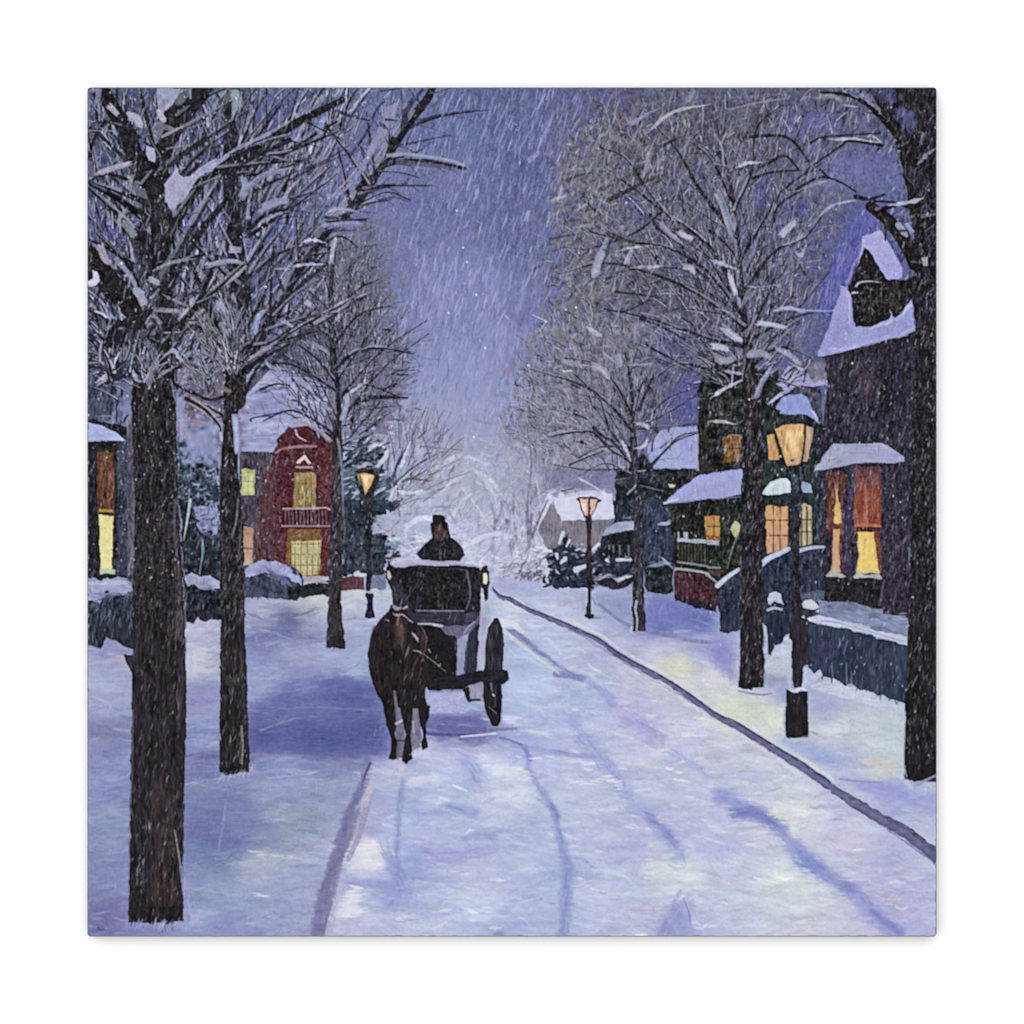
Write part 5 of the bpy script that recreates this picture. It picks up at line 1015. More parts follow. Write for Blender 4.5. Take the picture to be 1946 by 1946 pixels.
for q, w in [([(1100,350),(1220,430),(1330,470)],8),([(860,600),(1000,700),(1060,730)],5),([(1490,690),(1650,400),(1932,200)],7),([(1540,760),(1640,660),(1932,500)],9),([(1480,1060),(1600,780),(1700,640)],8),([(980,1000),(1150,1100),(1280,1240),(1300,1300)],7),([(1580,1210),(1600,1180),(1932,1110)],3),([(1660,920),(1800,870),(1932,880)],5)]:
    L(q, w, w * .5, (38,36,46), .85, T2c, 8)
F(150,950,400)
L([(1400,350),(1440,200),(1460,0)], 3, 4, (126,128,146), .7, T2); L([(1455,560),(1480,350),(1490,150)], 4, 2, (106,98,104), .7, T2)
F(150,1350,450)
L([(1325,130),(1335,300),(1325,490)], 4, 3, (150,148,140), .8, T2); P([(1140,480),(1200,535),(1250,520),(1330,500),(1390,490),(1380,440),(1150,440)], (32,30,34), T2, .8)
HI([(1150,545),(1260,525),(1390,510),(1430,470)], 12, (182,184,218), ang=60, pid=yard)

# ---- left tree 1 (front)
NAT(); T1 = lt[0]; T1c = cr[T1]
field_twigs([(167,167),(420,167),(430,400),(400,700),(330,720),(167,760)], 540, (300,760), (24,84), T1c, TD, .5, (1.4,3.6), (.55,.95))
for q, a_, b_ in [([(298,760),(300,640),(300,500),(292,400),(296,300),(330,230),(370,180),(385,160)],66,44), ([(290,420),(262,320),(240,250),(210,200),(190,160)],36,26), ([(330,420),(350,370),(410,320),(480,290),(560,235),(650,190)],30,12),
   ([(166,500),(200,540),(250,590),(290,650)],34,30), ([(300,640),(360,600),(400,520),(420,460)],14,6), ([(290,620),(230,640),(170,628)],9,4), ([(320,700),(380,690),(440,680)],9,4), ([(270,700),(220,720),(185,735)],10,4), ([(300,560),(340,500),(400,480)],10,5), ([(255,500),(200,470),(168,455)],8,4),
   ([(240,340),(200,330),(168,345)],7,4), ([(330,660),(360,620),(420,600)],8,3), ([(270,560),(240,500),(180,440)],9,4), ([(200,230),(180,260),(168,300)],7,4), ([(300,700),(350,740),(400,760)],7,3),([(480,290),(540,290),(640,250)],8,4),([(420,330),(500,330),(590,300)],7,3)]:
    limb(q, a_, b_, (38,37,44), (166,168,192), T1c, 2 if a_ < 32 else 1, sp=(12, 26), ln=(.3, .5), up=.25, sa=.75, cover=.5, minw=.9, mcover=.22)
dabs([(262,420),(335,420),(345,760),(255,760)], 160, (12,40), 80, (2,6), [(36,35,42),(60,60,74),(90,92,112),(28,27,32),(120,122,144)], (.4,.9), T1c, 20)
trunk([(253,700),(249,760),(252,850),(256,950),(254,1100),(250,1350),(247,1500),(246,1650),(243,1755)], [(330,700),(334,760),(336,850),(338,950),(350,1150),(354,1350),(350,1500),(347,1650),(349,1752)], (38,35,40), T1, 700, None, 320)
dabs([(290,1480),(325,1480),(335,1740),(290,1740)], 50, (30,90), 89, (3,7), [(70,48,48),(58,44,46),(80,56,54)], (.3,.6), T1, 2)
dabs([(325,780),(340,780),(354,1150),(352,1400),(336,1400),(332,1100)], 60, (20,60), 88, (2,4), [(84,76,86),(104,96,108),(66,60,70)], (.3,.7), T1, 3)
F(150,950,400)
L([(870,0),(880,350),(915,650),(925,900)], 5, 3, (94,88,104), .7, T1); L([(500,0),(500,250),(490,600),(480,900)], 4, 3, (124,112,124), .6, T1)
F(150,1350,450)
L([(780,980),(800,1100),(830,1280)], 3, 4, (150,140,150), .8, T1); L([(830,1280),(850,1450),(880,1600),(900,1720)], 6, 6, (148,148,196), .75, T1, 8); L([(440,0),(430,500),(410,1000),(400,1500)], 4, 3, (134,120,148), .5, T1)
P([(410,1600),(430,1720),(520,1720),(560,1660),(570,1740),(610,1755),(640,1720),(720,1745),(790,1715),(855,1730),(840,1600)], (38,35,40), T1, .8)
dabs([(430,1580),(840,1580),(845,1700),(430,1700)], 70, (10,34), 88, (1.5,4), [(46,42,46),(30,28,32),(62,54,60),(26,25,28)], (.4,.85), T1, 4)
HI([(390,1740),(560,1750),(700,1745),(860,1740),(930,1750)], 14, (170,172,216), ang=60, pid=yard); HI([(870,1400),(900,1600),(950,1740)], 12, (160,162,208), pid=yard)
F(150,150,400)
P([(715,80),(940,80),(900,170),(860,230),(800,290),(730,290),(715,180)], (146,150,178), T1c, 1, 12, 'm')
P([(870,850),(890,780),(915,870),(960,900),(1050,890),(900,1130),(870,1200),(830,1195),(785,1130),(790,960),(840,890)], (160,158,190), T1c, .8, 10)
P([(1030,900),(1200,780),(1370,680),(1380,710),(1260,800),(1100,900),(1000,1010),(880,1180),(900,1100)], (150,156,186), T1c, .8, 12)
P([(610,605),(690,640),(700,700),(690,770),(630,740),(610,680)], (164,164,192), T1c, .8)
P([(125,1745),(170,1770),(195,1850),(160,1895),(85,1905),(85,1860),(130,1830)], (190,190,214), T1c, .6)
blobs([([(270,240),(370,345)],12,(176,176,200)),([(430,340),(520,360),(580,460)],18,(156,158,180)),([(730,280),(760,350),(795,390)],10,(176,174,196)),([(790,440),(870,465)],9,(142,144,160)),([(95,90),(180,100),(150,260)],10,(112,118,144)),([(150,880),(300,820),(480,770)],9,(160,150,176)),([(90,470),(320,475)],5,(136,138,160)),([(560,580),(700,300)],4,(120,120,130)),([(380,1390),(370,1280),(440,1180)],7,(150,156,172)),([(400,1300),(480,1400),(510,1450)],16,(126,130,142)),([(190,1520),(230,1640),(280,1690)],13,(150,138,160)),([(330,1640),(450,1780),(540,1932)],7,(140,140,170)),([(680,1760),(860,1680),(1050,1650)],7,(140,142,160)),([(1160,1720),(1350,1670),(1530,1690)],8,(146,148,176)),([(1280,1610),(1330,1490)],8,(150,154,180)),([(1380,1560),(1480,1570)],15,(150,152,180)),([(1330,1900),(1500,1750),(1540,1720)],6,(152,148,164)),([(1560,1360),(1800,1250),(1932,1210)],5,(150,152,178)),([(1480,1100),(1530,1000),(1500,880)],14,(140,150,174)),([(1540,1000),(1700,880),(1932,830)],9,(134,132,166)),([(1640,1200),(1800,1130),(1932,1110)],14,(146,148,184)),([(1400,180),(1440,130),(1420,420)],14,(130,146,160)),([(800,640),(960,610)],6,(150,152,172)),([(850,590),(870,500)],5,(150,150,170)),([(460,1020),(490,880)],8,(150,150,164)),([(1000,1260),(1200,1090)],5,(134,136,156)),([(1010,450),(1300,350)],4,(130,130,170)),([(1450,1000),(1400,1100)],7,(110,112,130)),([(1800,1740),(1932,1740)],7,(166,168,196)),([(520,820),(510,900)],4,(150,150,160)),([(1600,1760),(1700,1680),(1932,1540)],5,(130,130,160))], T1c)
for q, w in [([(380,350),(480,470),(560,540)],14),([(300,900),(450,1030),(510,1110)],6),([(1340,640),(1380,480),(1450,300)],8),([(1930,420),(1700,560),(1450,720)],13),([(1932,560),(1640,700),(1480,800)],10),([(1620,1030),(1740,960),(1932,880)],7),([(1540,1400),(1720,1240),(1932,1190)],9),([(1640,1760),(1800,1620),(1932,1560)],8),([(960,1550),(1040,1570)],8),([(1000,920),(1200,900)],10)]:
    L(q, w, w * .5, (42,41,52), .85, T1c, 10)
F(150,550,400)
blobs([([(520,0),(580,60),(630,110)],18,(156,156,178)),([(350,110),(380,180),(420,240)],14,(160,158,184)),([(420,300),(500,340),(530,390)],16,(154,146,180)),([(240,440),(380,400),(530,390)],6,(140,130,156)),([(160,870),(290,760),(440,600),(520,530)],9,(156,152,184)),([(430,440),(470,540)],8,(130,142,168)),([(490,450),(500,530)],9,(146,150,180)),([(640,470),(650,590),(700,600)],18,(146,150,178)),([(480,780),(560,820),(640,770),(650,700)],11,(140,144,164)),([(710,820),(780,760),(900,700)],6,(140,150,160)),([(90,110),(180,220),(240,350)],8,(120,122,136)),([(600,160),(780,190),(1000,200)],8,(136,132,152)),([(90,370),(240,410)],5,(140,142,152)),([(780,600),(870,560),(930,640),(1040,740)],7,(150,154,180)),([(760,40),(900,110),(1000,150)],5,(130,130,150)),([(240,500),(380,580)],4,(140,140,150)),([(470,860),(560,900)],6,(120,122,140)),([(840,820),(870,950),(910,1100)],4,(116,130,150)),([(150,1160),(300,1160)],6,(120,126,156)),([(190,50),(330,10)],5,(140,140,150))], T1c)
laden([(167,167),(250,167),(260,400),(230,700),(167,720)], 30, (290,700), (28,94), (3.8,10.4), T1c, DKS, SNS)
laden([(330,180),(440,170),(430,700),(340,700)], 30, (300,760), (28,94), (3.8,10.4), T1c, DKS, SNS)
laden([(250,480),(430,480),(430,700),(180,720),(180,560)], 33, (300,800), (24,75), (3.8,10.4), T1c, DKS, SNS)
laden([(400,430),(620,420),(600,640),(470,700),(400,690)], 30, (450,760), (31,108), (3.8,9.1), T2c, DKS, SNS)
laden([(440,170),(700,170),(640,330),(450,420)], 26, (400,620), (43,148), (3.8,11.7), T2c, DKS + [(70,72,96)], SNS, dev=12)
laden([(570,520),(700,520),(740,780),(700,840),(560,800),(520,680)], 50, (642,880), (16,59), (2.2,6), T3c, DKS, SNS)
laden([(640,560),(770,580),(780,780),(680,830)], 20, (642,860), (24,67), (2,4), T3c, [(60,60,78),(80,80,98)], SNS)
laden([(1320,480),(1520,480),(1550,720),(1320,740)], 57, (1422,780), (16,62), (2.2,6), Bc, DKS, SNS)
laden([(1200,380),(1330,360),(1340,700),(1200,640)], 30, (1422,740), (24,72), (2,5), Bc, [(60,58,70),(74,72,84),(50,50,62)], SNS)
laden([(1320,200),(1560,200),(1540,480),(1320,480)], 30, (1410,640), (24,81), (2,5), Bc, [(54,52,64),(72,70,84)], SNS[:3])
laden([(1060,200),(1320,180),(1250,480),(1060,560)], 23, (1400,700), (24,72), (1.6,4), Bc, [(84,80,88),(100,96,104),(70,68,78)], [(140,140,156),(154,152,166),(132,128,138)])
laden([(1120,680),(1300,700),(1280,880),(1120,880)], 30, (1208,940), (16,54), (2,4.6), Ac, [(50,50,62),(64,64,80)], SNS)
laden([(980,660),(1130,600),(1140,860),(1000,860)], 23, (1208,940), (24,72), (1.6,4), Ac, [(92,92,106),(78,78,94)], [(150,152,172),(164,164,184)])
# limb of the first tree, thick and curved, snow along its back
limb([(325,455),(350,400),(390,355),(450,315),(520,280),(590,240),(650,200)], 38, 12, (38,37,44), (140,144,172), T1c, 1, sp=(16, 30), ln=(.18, .3), up=.3, cover=.6, mcover=.3)
F(150,150,400)
for q, w, c_ in [([(880,1180),(960,1060),(1060,900),(1200,790),(1370,690)],13,(156,160,190)),([(1340,700),(1500,610),(1700,520),(1930,390)],7,(132,138,164)),([(1560,620),(1750,550),(1930,500)],4,(130,128,160))]: rib(q, w, c_, .9, T1c)
P([(870,850),(890,780),(915,870),(960,900),(1050,890),(960,1050),(900,1130),(870,1200),(830,1195),(785,1130),(790,960),(840,890)], (160,158,190), T1c, .8, 10)
P([(560,1130),(800,1130),(860,1220),(880,1560),(540,1560)], (38,37,42), T1c, 1.5, 16, 'v')
dabs([(540,1130),(870,1130),(870,1560),(540,1560)], 60, (8,26), 82, (1.2,3), [(120,122,144),(150,152,176),(70,70,84),(28,27,30)], (.5,.95), T1c, 14)
P([(-20,1440),(90,1500),(200,1600),(330,1780),(560,2000),(620,2300),(500,2300),(340,2050),(160,1830),(80,1760),(-20,1700)], (36,34,38), T1c, 1.2, 12)
for q, w, c_ in [([(190,1520),(230,1640),(285,1695)],13,(152,140,160)),([(330,1640),(450,1780),(540,1932)],8,(140,140,172)),([(600,2080),(560,1990),(500,1920)],16,(156,156,178)),([(640,1830),(700,1860),(740,1880)],9,(150,152,172))]: rib(q, w, c_, .9, T1c)
P([(125,1745),(170,1770),(195,1850),(160,1895),(85,1905),(85,1860),(130,1830)], (190,190,214), T1c, .6)
# ---- right tree C (edge)
NAT(); Cx = rt[0]; Cc = cr[Cx]
field_twigs([(1650,167),(1779,167),(1779,640),(1740,640),(1715,330)], 240, (1750,760), (16,44), Cc, [(34,32,38),(50,48,58),(66,66,84)], .3, (1.5,3), (.5,.9))
trunk([(1640,150),(1690,240),(1712,300),(1723,360),(1742,480),(1741,600),(1738,700),(1733,950),(1726,1180),(1721,1330),(1718,1482)], [(1790,150),(1790,300),(1790,400),(1790,480),(1790,600),(1790,700),(1790,950),(1790,1200),(1790,1350),(1790,1488)], (33,31,36), Cx, 640, [(42,40,46),(27,26,30),(52,48,58),(36,34,42)], 330)
dabs([(1640,167),(1779,167),(1779,600),(1745,600),(1712,300)], 260, (8,26), 75, (1.2,3), [(60,60,80),(90,92,116),(30,28,34),(110,112,140),(44,42,52)], (.4,.85), Cc, 22)
for q, w, b_ in [([(1655,392),(1690,420),(1720,460),(1742,500)],20,30), ([(1779,430),(1740,400),(1700,385),(1660,382)],5,4),([(1700,250),(1650,200),(1610,180),(1560,175)],10,4)]:
    limb(q, w, b_, (34,31,32), (160,164,188), Cc, 1, sp=(14, 26), ln=(.2, .4), up=.3, sa=.7, cover=.3, mcover=.1)
F(1350,150,450)
W([(1320,80),(1470,80),(1560,180),(1500,200),(1380,170)], (80,82,130), 5, .8, 'v', 12, 1)
W([(1480,240),(1600,230),(1700,330),(1620,440),(1540,330)], (84,86,136), 5, .8, 'v', 12, 1)
blobs([([(870,1140),(1000,1030),(1180,990)],6,(160,162,200)),([(1460,1030),(1640,1000),(1740,970)],7,(176,180,208)),([(1690,700),(1760,620),(1850,560)],6,(120,124,144)),([(1650,1250),(1600,1180)],10,(150,154,190)),([(1750,1460),(1760,1520)],13,(176,180,188)),([(1640,1490),(1740,1495)],5,(130,132,142)),([(1100,210),(1200,225)],6,(190,192,206)),([(850,150),(1000,140),(1080,190)],8,(128,128,140)),([(1190,90),(1300,190),(1400,250)],6,(120,122,140)),([(1720,1120),(1840,1100)],8,(96,98,116)),([(1740,440),(1720,520)],8,(110,114,140))], Cc)
F(1350,1350,450)
P([(1590,545),(1640,560),(1670,590),(1700,580),(1850,520),(1850,440),(1600,440)], (30,29,33), Cx, .7)
L([(1650,640),(1720,590),(1850,530)], 7, 4, (150,156,186), .9, walk); P([(1710,660),(1780,615),(1850,600),(1850,680),(1780,700)], (176,190,216), walk, 1, 10); HI([(1580,560),(1650,630),(1680,650)], 14, (190,200,222), pid=walk)
L([(1590,100),(1580,400),(1600,540)], 4, 4, (190,194,214), .6, walk)

# mist of snow at the end of the street
NAT()
W([(850,860),(960,850),(1010,900),(1000,1000),(900,1010),(850,960)], (176,180,206), 22, .34, 'm', 8, 1.0)
W([(870,1000),(1000,1000),(1040,1070),(930,1085),(880,1060)], (204,207,228), 14, .34, 'm', 8, 1.0)
W([(1060,940),(1150,932),(1160,980),(1075,984)], (212,213,234), 3, .7, 'v', 6, .4)
# ------------------------------------------------------------------ street lamps
def lamp(label):
    t = part('street_lamp', None, label); return t, part('lantern_glass', t), part('lantern_hood', t)
# left lamp
F(550,550,400)
lp, gl_, hd = lamp('small lit street lamp left of the carriage')
P([(600,1700),(830,1700),(760,1932),(640,1932)], (48,48,52), lp, 1.5, 12)
P([(622,1690),(700,1680),(795,1700),(745,1800),(690,1890),(650,1790)], (206,164,108), gl_, .8, 16, 'v')
P([(660,1700),(740,1700),(715,1790),(690,1820)], (240,206,150), gl_, 1, 10)
P([(600,1665),(640,1645),(690,1650),(760,1655),(800,1690),(825,1740),(770,1700),(690,1680),(625,1690)], (54,44,36), hd, .7)
rib([(650,1640),(700,1600),(760,1610)], 7, (170,166,198), .8, hd)
L([(640,1700),(690,1890)], 2.5, 2.5, (50,40,32), .9, lp); L([(790,1700),(720,1890)], 2.5, 2.5, (60,48,38), .8, lp)
F(550,950,400)
P([(700,-60),(755,-60),(745,400),(752,640),(748,845),(704,845),(705,400)], (38,38,48), lp, .8, 10, 'v')
P([(700,850),(770,860),(765,960),(782,1085),(690,1085),(705,1000),(715,930),(690,880)], (40,38,66), part('base', lp), .7, 10, 'v')
L([(700,840),(770,850)], 3.5, 3.5, (186,190,208), .85, lp); HI([(690,1100),(790,1105)], 8, (196,200,226), pid=yard)
L([(690,690),(695,840)], 2.2, 2.2, (176,180,202), .8, lp)
# middle right lamp
NAT()
lp, gl_, hd = lamp('lit street lamp with a pinkish glass in front of the distant cottage')
F(950,550,400)
P([(700,1925),(750,1905),(880,1900),(935,1935),(900,1965),(730,1960)], (84,58,56), hd, .7)
rib([(560,1910),(700,1880),(860,1860),(960,1900)], 7, (196,196,218), .7, hd)
F(950,950,400)
P([(722,0),(915,0),(870,100),(840,160),(775,160),(745,90)], (66,50,48), lp, .6)
P([(732,-10),(810,-10),(812,140),(780,148),(755,90)], (226,182,166), gl_, .6, 8, 'v'); P([(830,-10),(898,-10),(870,90),(842,135),(830,120)], (220,176,164), gl_, .6, 8, 'v')
P([(740,20),(790,30),(790,110),(765,90)], (242,214,204), gl_, .8)
P([(790,150),(850,150),(838,300),(836,500),(850,640),(845,800),(835,880),(840,1040),(860,1080),(830,1092),(775,1070),(800,1030),(805,800),(790,600),(795,350)], (48,42,52), lp, .7, 12, 'v')
L([(820,200),(815,560)], 1.4, 1.4, (90,66,56), .7, lp); P([(772,1060),(800,1045),(868,1050),(865,1085),(820,1098)], (40,40,52), part('base', lp), .7)
L([(850,900),(880,960)], 3, 2, (106,106,140), .6, walk)
# big right lamp
lp, gl_, hd = lamp('biggest lit street lamp with an amber glass and a thick snow cap')
F(1350,550,450)
P([(480,1090),(540,1020),(800,1020),(890,1095),(850,1130),(790,1420),(740,1470),(640,1460),(600,1430),(520,1140)], (42,40,42), lp, .8, 10)
P([(528,1142),(600,1105),(680,1095),(768,1100),(762,1280),(738,1420),(630,1442),(590,1340)], (204,156,92), gl_, .7, 14, 'v')
P([(640,1160),(720,1120),(700,1260),(690,1380),(650,1330)], (232,190,124), gl_, 1.6, 12, 'v', .8)
dabs([(540,1150),(760,1110),(735,1410),(640,1430)], 46, (5,18), 88, (1.5,4.5), [(224,180,116),(190,138,76),(246,214,160),(170,120,66)], (.35,.75), gl_, 12)
P([(620,1380),(740,1360),(735,1425),(632,1440)], (196,158,124), gl_, 1, 10, 'v', .8); L([(665,1395),(680,1390)], 4, 3, (70,50,40), .8, gl_)
P([(785,1108),(842,1130),(825,1250),(790,1400),(755,1412),(770,1250)], (190,150,118), gl_, .6, 14, 'v')
L([(775,1100),(770,1250),(745,1425)], 3.5, 3.5, (38,33,34), .95, lp); L([(520,1140),(570,1300),(620,1450)], 3.5, 3.5, (38,33,34), .95, lp)
P([(475,1095),(520,1030),(545,985),(620,1010),(780,1012),(850,1050),(895,1105),(850,1112),(700,1060),(620,1072),(530,1115)], (40,44,50), hd, .8)
P([(530,955),(590,880),(640,862),(740,848),(790,880),(830,960),(860,1020),(893,1102),(845,1060),(790,1022),(640,1018),(560,1012),(580,985),(540,985)], (140,152,208), part('snow_cap', lp), .7, 8)
rib([(470,940),(560,870),(600,855)], 5, (180,190,218), .85, hd); rib([(820,980),(860,1030),(890,1095)], 4, (180,186,216), .8, hd)
P([(620,1450),(760,1450),(745,1560),(735,1940),(655,1940),(660,1560)], (40,44,52), lp, .8, 12, 'v'); L([(735,1450),(740,1550)], 3, 2, (90,110,122), .6, lp)
L([(690,1540),(690,1640)], 14, 12, (62,76,92), .7, lp, 14)
F(1350,950,450)
P([(655,-10),(735,-10),(730,400),(738,820),(745,960),(800,985),(805,1340),(760,1360),(745,1535),(680,1530),(665,1300),(668,1150),(640,1130),(660,1000),(675,600)], (42,40,48), lp, .9, 12, 'v')
P([(690,960),(800,980),(805,1340),(690,1340)], (52,44,54), lp, .8, 14, 'v')
dabs([(670,0),(735,0),(745,900),(680,900)], 46, (8,26), 89, (1,3), [(60,62,76),(30,29,34),(76,80,98)], (.3,.8), lp, 4)
bs_ = part('base', lp); P([(620,1545),(690,1560),(795,1560),(800,1940),(615,1940)], (34,32,38), bs_, .7, 10, 'v')
L([(650,1300),(640,1440),(650,1535)], 8, 4, (186,192,214), .9, walk); rib([(630,1545),(690,1560),(740,1540),(790,1555)], 6, (204,208,226), .95, part('snow_cap', lp))
F(1350,1350,450)
P([(612,-30),(795,-30),(798,60),(778,210),(745,205),(690,225),(650,210),(618,185),(610,90)], (34,32,38), bs_, .7, 10, 'v')
L([(608,0),(600,100),(610,180)], 4, 4, (176,188,214), .8, walk); HI([(620,215),(700,245),(780,220)], 8, (190,200,222), pid=walk); HI([(830,180),(870,190)], 4, (110,108,116), n=5, pid=walk)

# ------------------------------------------------------------------ carriage
F(550,950,400)
cg = part('carriage', None, 'black covered horse-drawn carriage with two small lamps')
wh = part('wheel', cg)
# far side wheels and running gear
P([(1880,1080),(1915,1085),(1962,1180),(1966,1400),(1960,1600),(1780,1600),(1790,1400),(1822,1180)], (44,42,52), wh, .8, 14, 'v')
P([(1560,1840),(1790,1500),(1800,1600),(1660,1830)], (44,42,52), None, .1, 1, 'v', 0)
P([(1772,1650),(1950,1650),(1948,1932),(1935,2040),(1905,2080),(1870,2070),(1830,2000),(1790,1900),(1775,1780)], (32,31,38), wh, .8, 12, 'v')
dabs([(1830,1150),(1950,1180),(1950,1560),(1820,1560)], 40, (8,26), 88, (1.2,3), [(60,60,76),(26,26,32),(90,90,112)], (.4,.85), wh, 5)
L([(1850,1690),(1860,1760)], 5, 2, (120,120,136), .8, wh); L([(1895,1700),(1890,1900)], 2, 2, (80,80,96), .7, wh); L([(1870,1790),(1880,1800)], 4, 3, (200,200,212), .9, wh); L([(1830,1900),(1900,1960)], 2, 3, (110,110,126), .8, wh)
w2_ = part('wheel', cg); P([(1630,1240),(1700,1160),(1745,1130),(1742,1400),(1730,1560),(1625,1640),(1600,1640),(1612,1400)], (46,46,64), w2_, .8, 12, 'v'); L([(1640,1250),(1620,1450),(1612,1630)], 2, 2, (96,100,126), .8, w2_)
P([(1745,1010),(1790,940),(1825,940),(1810,1200),(1790,1560),(1715,1565),(1735,1300)], (176,174,204), road, 1, 10, 'v'); P([(1820,940),(1870,1040),(1810,1180),(1800,1050)], (176,186,216), road, 1.5, 10)
P([(1660,1685),(1775,1670),(1775,1850),(1660,1830)], (150,148,176), road, 1.2, 12, 'v'); P([(1290,1745),(1580,1740),(1640,1850),(1620,1960),(1280,1960)], (170,176,214), road, 1, 10)
P([(1275,1740),(1620,1735),(1630,1760),(1280,1765)], (130,136,180), road, 1)
# body
bd = part('body', cg)
P([(925,640),(960,610),(1200,600),(1600,608),(1750,625),(1765,700),(1745,1130),(1640,1200),(1540,1290),(1545,1640),(1250,1700),(1100,1500),(1000,1030),(950,1000),(940,850),(910,760)], (38,36,44), bd, .8, 10, 'v')
P([(1380,1155),(1600,1150),(1740,1060),(1745,1120),(1640,1235),(1540,1300),(1520,1260),(1450,1240),(1400,1190)], (104,102,128), bd, 1, 14)
P([(1545,1290),(1650,1215),(1610,1400),(1600,1560),(1615,1640),(1530,1615),(1535,1480)], (150,154,186), bd, 1, 12, 'v')
L([(1530,1290),(1520,1400),(1535,1560)], 3, 3, (84,86,110), .8, bd)
P([(1200,1150),(1385,1165),(1440,1245),(1515,1300),(1535,1560),(1530,1640),(1300,1680),(1230,1400)], (30,29,32), bd, .8, 8)
P([(1090,1030),(1740,1035),(1735,1080),(1660,1140),(1200,1140),(1110,1090)], (56,52,70), bd, 1, 12, 'h'); P([(1620,1040),(1700,1030),(1690,1120),(1620,1130)], (72,74,98), bd, 1, 12)
L([(1180,1138),(1290,1140),(1400,1155)], 3.5, 4.5, (190,190,212), .9, bd); L([(1330,1150),(1395,1165)], 5, 3, (206,206,220), .8, bd); L([(1700,1120),(1640,1170),(1600,1230)], 3, 2, (176,178,200), .8, bd)
wn = part('window', cg); P([(975,650),(1200,625),(1640,655),(1655,850),(1630,1000),(1180,1012),(1010,960),(970,800)], (33,32,36), wn, .8, 8)
L([(960,640),(1200,618),(1500,625),(1640,650)], 3, 2.5, (70,66,84), .8, bd); L([(1630,660),(1655,800),(1655,900),(1625,1000)], 3.5, 3, (104,106,128), .85, bd); L([(1170,1018),(1400,1020),(1600,1020)], 3.5, 3, (142,138,164), .85, bd)
L([(960,800),(985,920)], 6, 5, (74,76,90), .8, bd); L([(1000,800),(1060,940),(1100,1060)], 14, 12, (52,52,70), .7, bd, 12)
L([(1210,700),(1120,850),(1040,950)], 1.4, 1.2, (96,100,124), .6, wn); L([(1180,860),(1160,1040)], 2, 2, (70,68,88), .7, wn); L([(1230,680),(1200,780)], 1.5, 1, (100,100,112), .5, wn)
rf = part('roof_snow', cg); P([(915,590),(960,580),(1200,550),(1350,545),(1560,570),(1700,590),(1765,615),(1740,625),(1500,600),(1300,590),(1100,605),(975,635),(940,625)], (170,164,196), rf, .8, 10, 'h'); HI([(940,560),(1100,540),(1180,550)], 12, (196,198,222), pid=rf)
P([(920,630),(1200,604),(1600,604),(1755,625),(1740,650),(1600,630),(1200,620),(960,650)], (28,27,34), bd, .6)
# chassis beam, axle, step
ch = part('chassis', cg); P([(1240,1690),(1300,1640),(1540,1615),(1720,1575),(1950,1560),(2005,1560),(2015,1660),(1960,1690),(1760,1670),(1660,1700),(1600,1740),(1280,1745)], (34,32,40), ch, .8, 8)
P([(1590,1735),(1650,1720),(1665,1830),(1750,1828),(1755,1845),(1650,1855),(1630,1840)], (38,37,46), part('step', cg), .6)
L([(1320,1650),(1540,1625)], 1.5, 1.5, (60,58,70), .7, ch)
for i, (x, y, q, cc) in enumerate([(905, 690, [(900,560),(925,570),(930,600),(985,630),(985,780),(930,800),(905,770),(880,700),(885,640),(905,610)], (190,180,174)), (1800, 725, [(1780,610),(1800,600),(1815,610),(1815,640),(1840,670),(1840,760),(1820,810),(1825,900),(1800,930),(1780,820),(1755,790),(1755,650)], (226,216,200))]):
    lm = part('carriage_lamp', cg); P(q, (38,36,38), lm, .6)
    if i: P([(1778,670),(1815,672),(1822,740),(1808,775),(1775,772)], cc, lm, .4, 6)
    else: P([(890,660),(915,650),(940,700),(925,735),(895,715)], cc, lm, .5, 8); L([(935,780),(970,900)], 5, 6, (44,42,52), .9, bd)
# driver
dr = part('person', None, 'carriage driver in a tall hat and dark caped coat, seated above the roof')
P([(1300,230),(1440,215),(1462,260),(1475,340),(1500,400),(1460,545),(1330,545),(1290,400),(1310,330),(1296,270)], (44,39,42), dr, .5, 8)
ct_ = part('coat', dr); P([(1168,495),(1200,455),(1250,395),(1310,350),(1380,400),(1480,345),(1540,385),(1580,440),(1612,510),(1590,530),(1560,560),(1350,556),(1210,548)], (34,35,42), ct_, .6, 9)
P([(1330,250),(1400,235),(1420,290),(1370,320),(1330,290)], (74,54,50), dr, .8, 12); P([(1312,290),(1380,310),(1460,270),(1475,335),(1400,375),(1310,345)], (72,56,60), part('scarf', dr), .7, 10); L([(1380,235),(1370,280)], 4, 3, (104,74,62), .8, dr)
ht = part('hat', dr); P([(1310,150),(1345,136),(1400,136),(1432,152),(1426,196),(1452,214),(1462,240),(1420,240),(1370,228),(1320,232),(1290,238),(1296,215),(1316,198)], (32,32,36), ht, .5, 6)
for q, w, c in [([(1380,460),(1385,545)],4.5,(86,88,112)),([(1240,430),(1230,520)],2.4,(66,72,90)),([(1420,390),(1380,430),(1350,460)],2,(62,74,76)),([(1500,430),(1510,480)],1.6,(60,66,74)),([(1560,440),(1590,510)],3,(46,48,66)),([(1330,380),(1360,430)],2,(58,56,60))]: L(q, w, w * .6, c, .8, ct_)
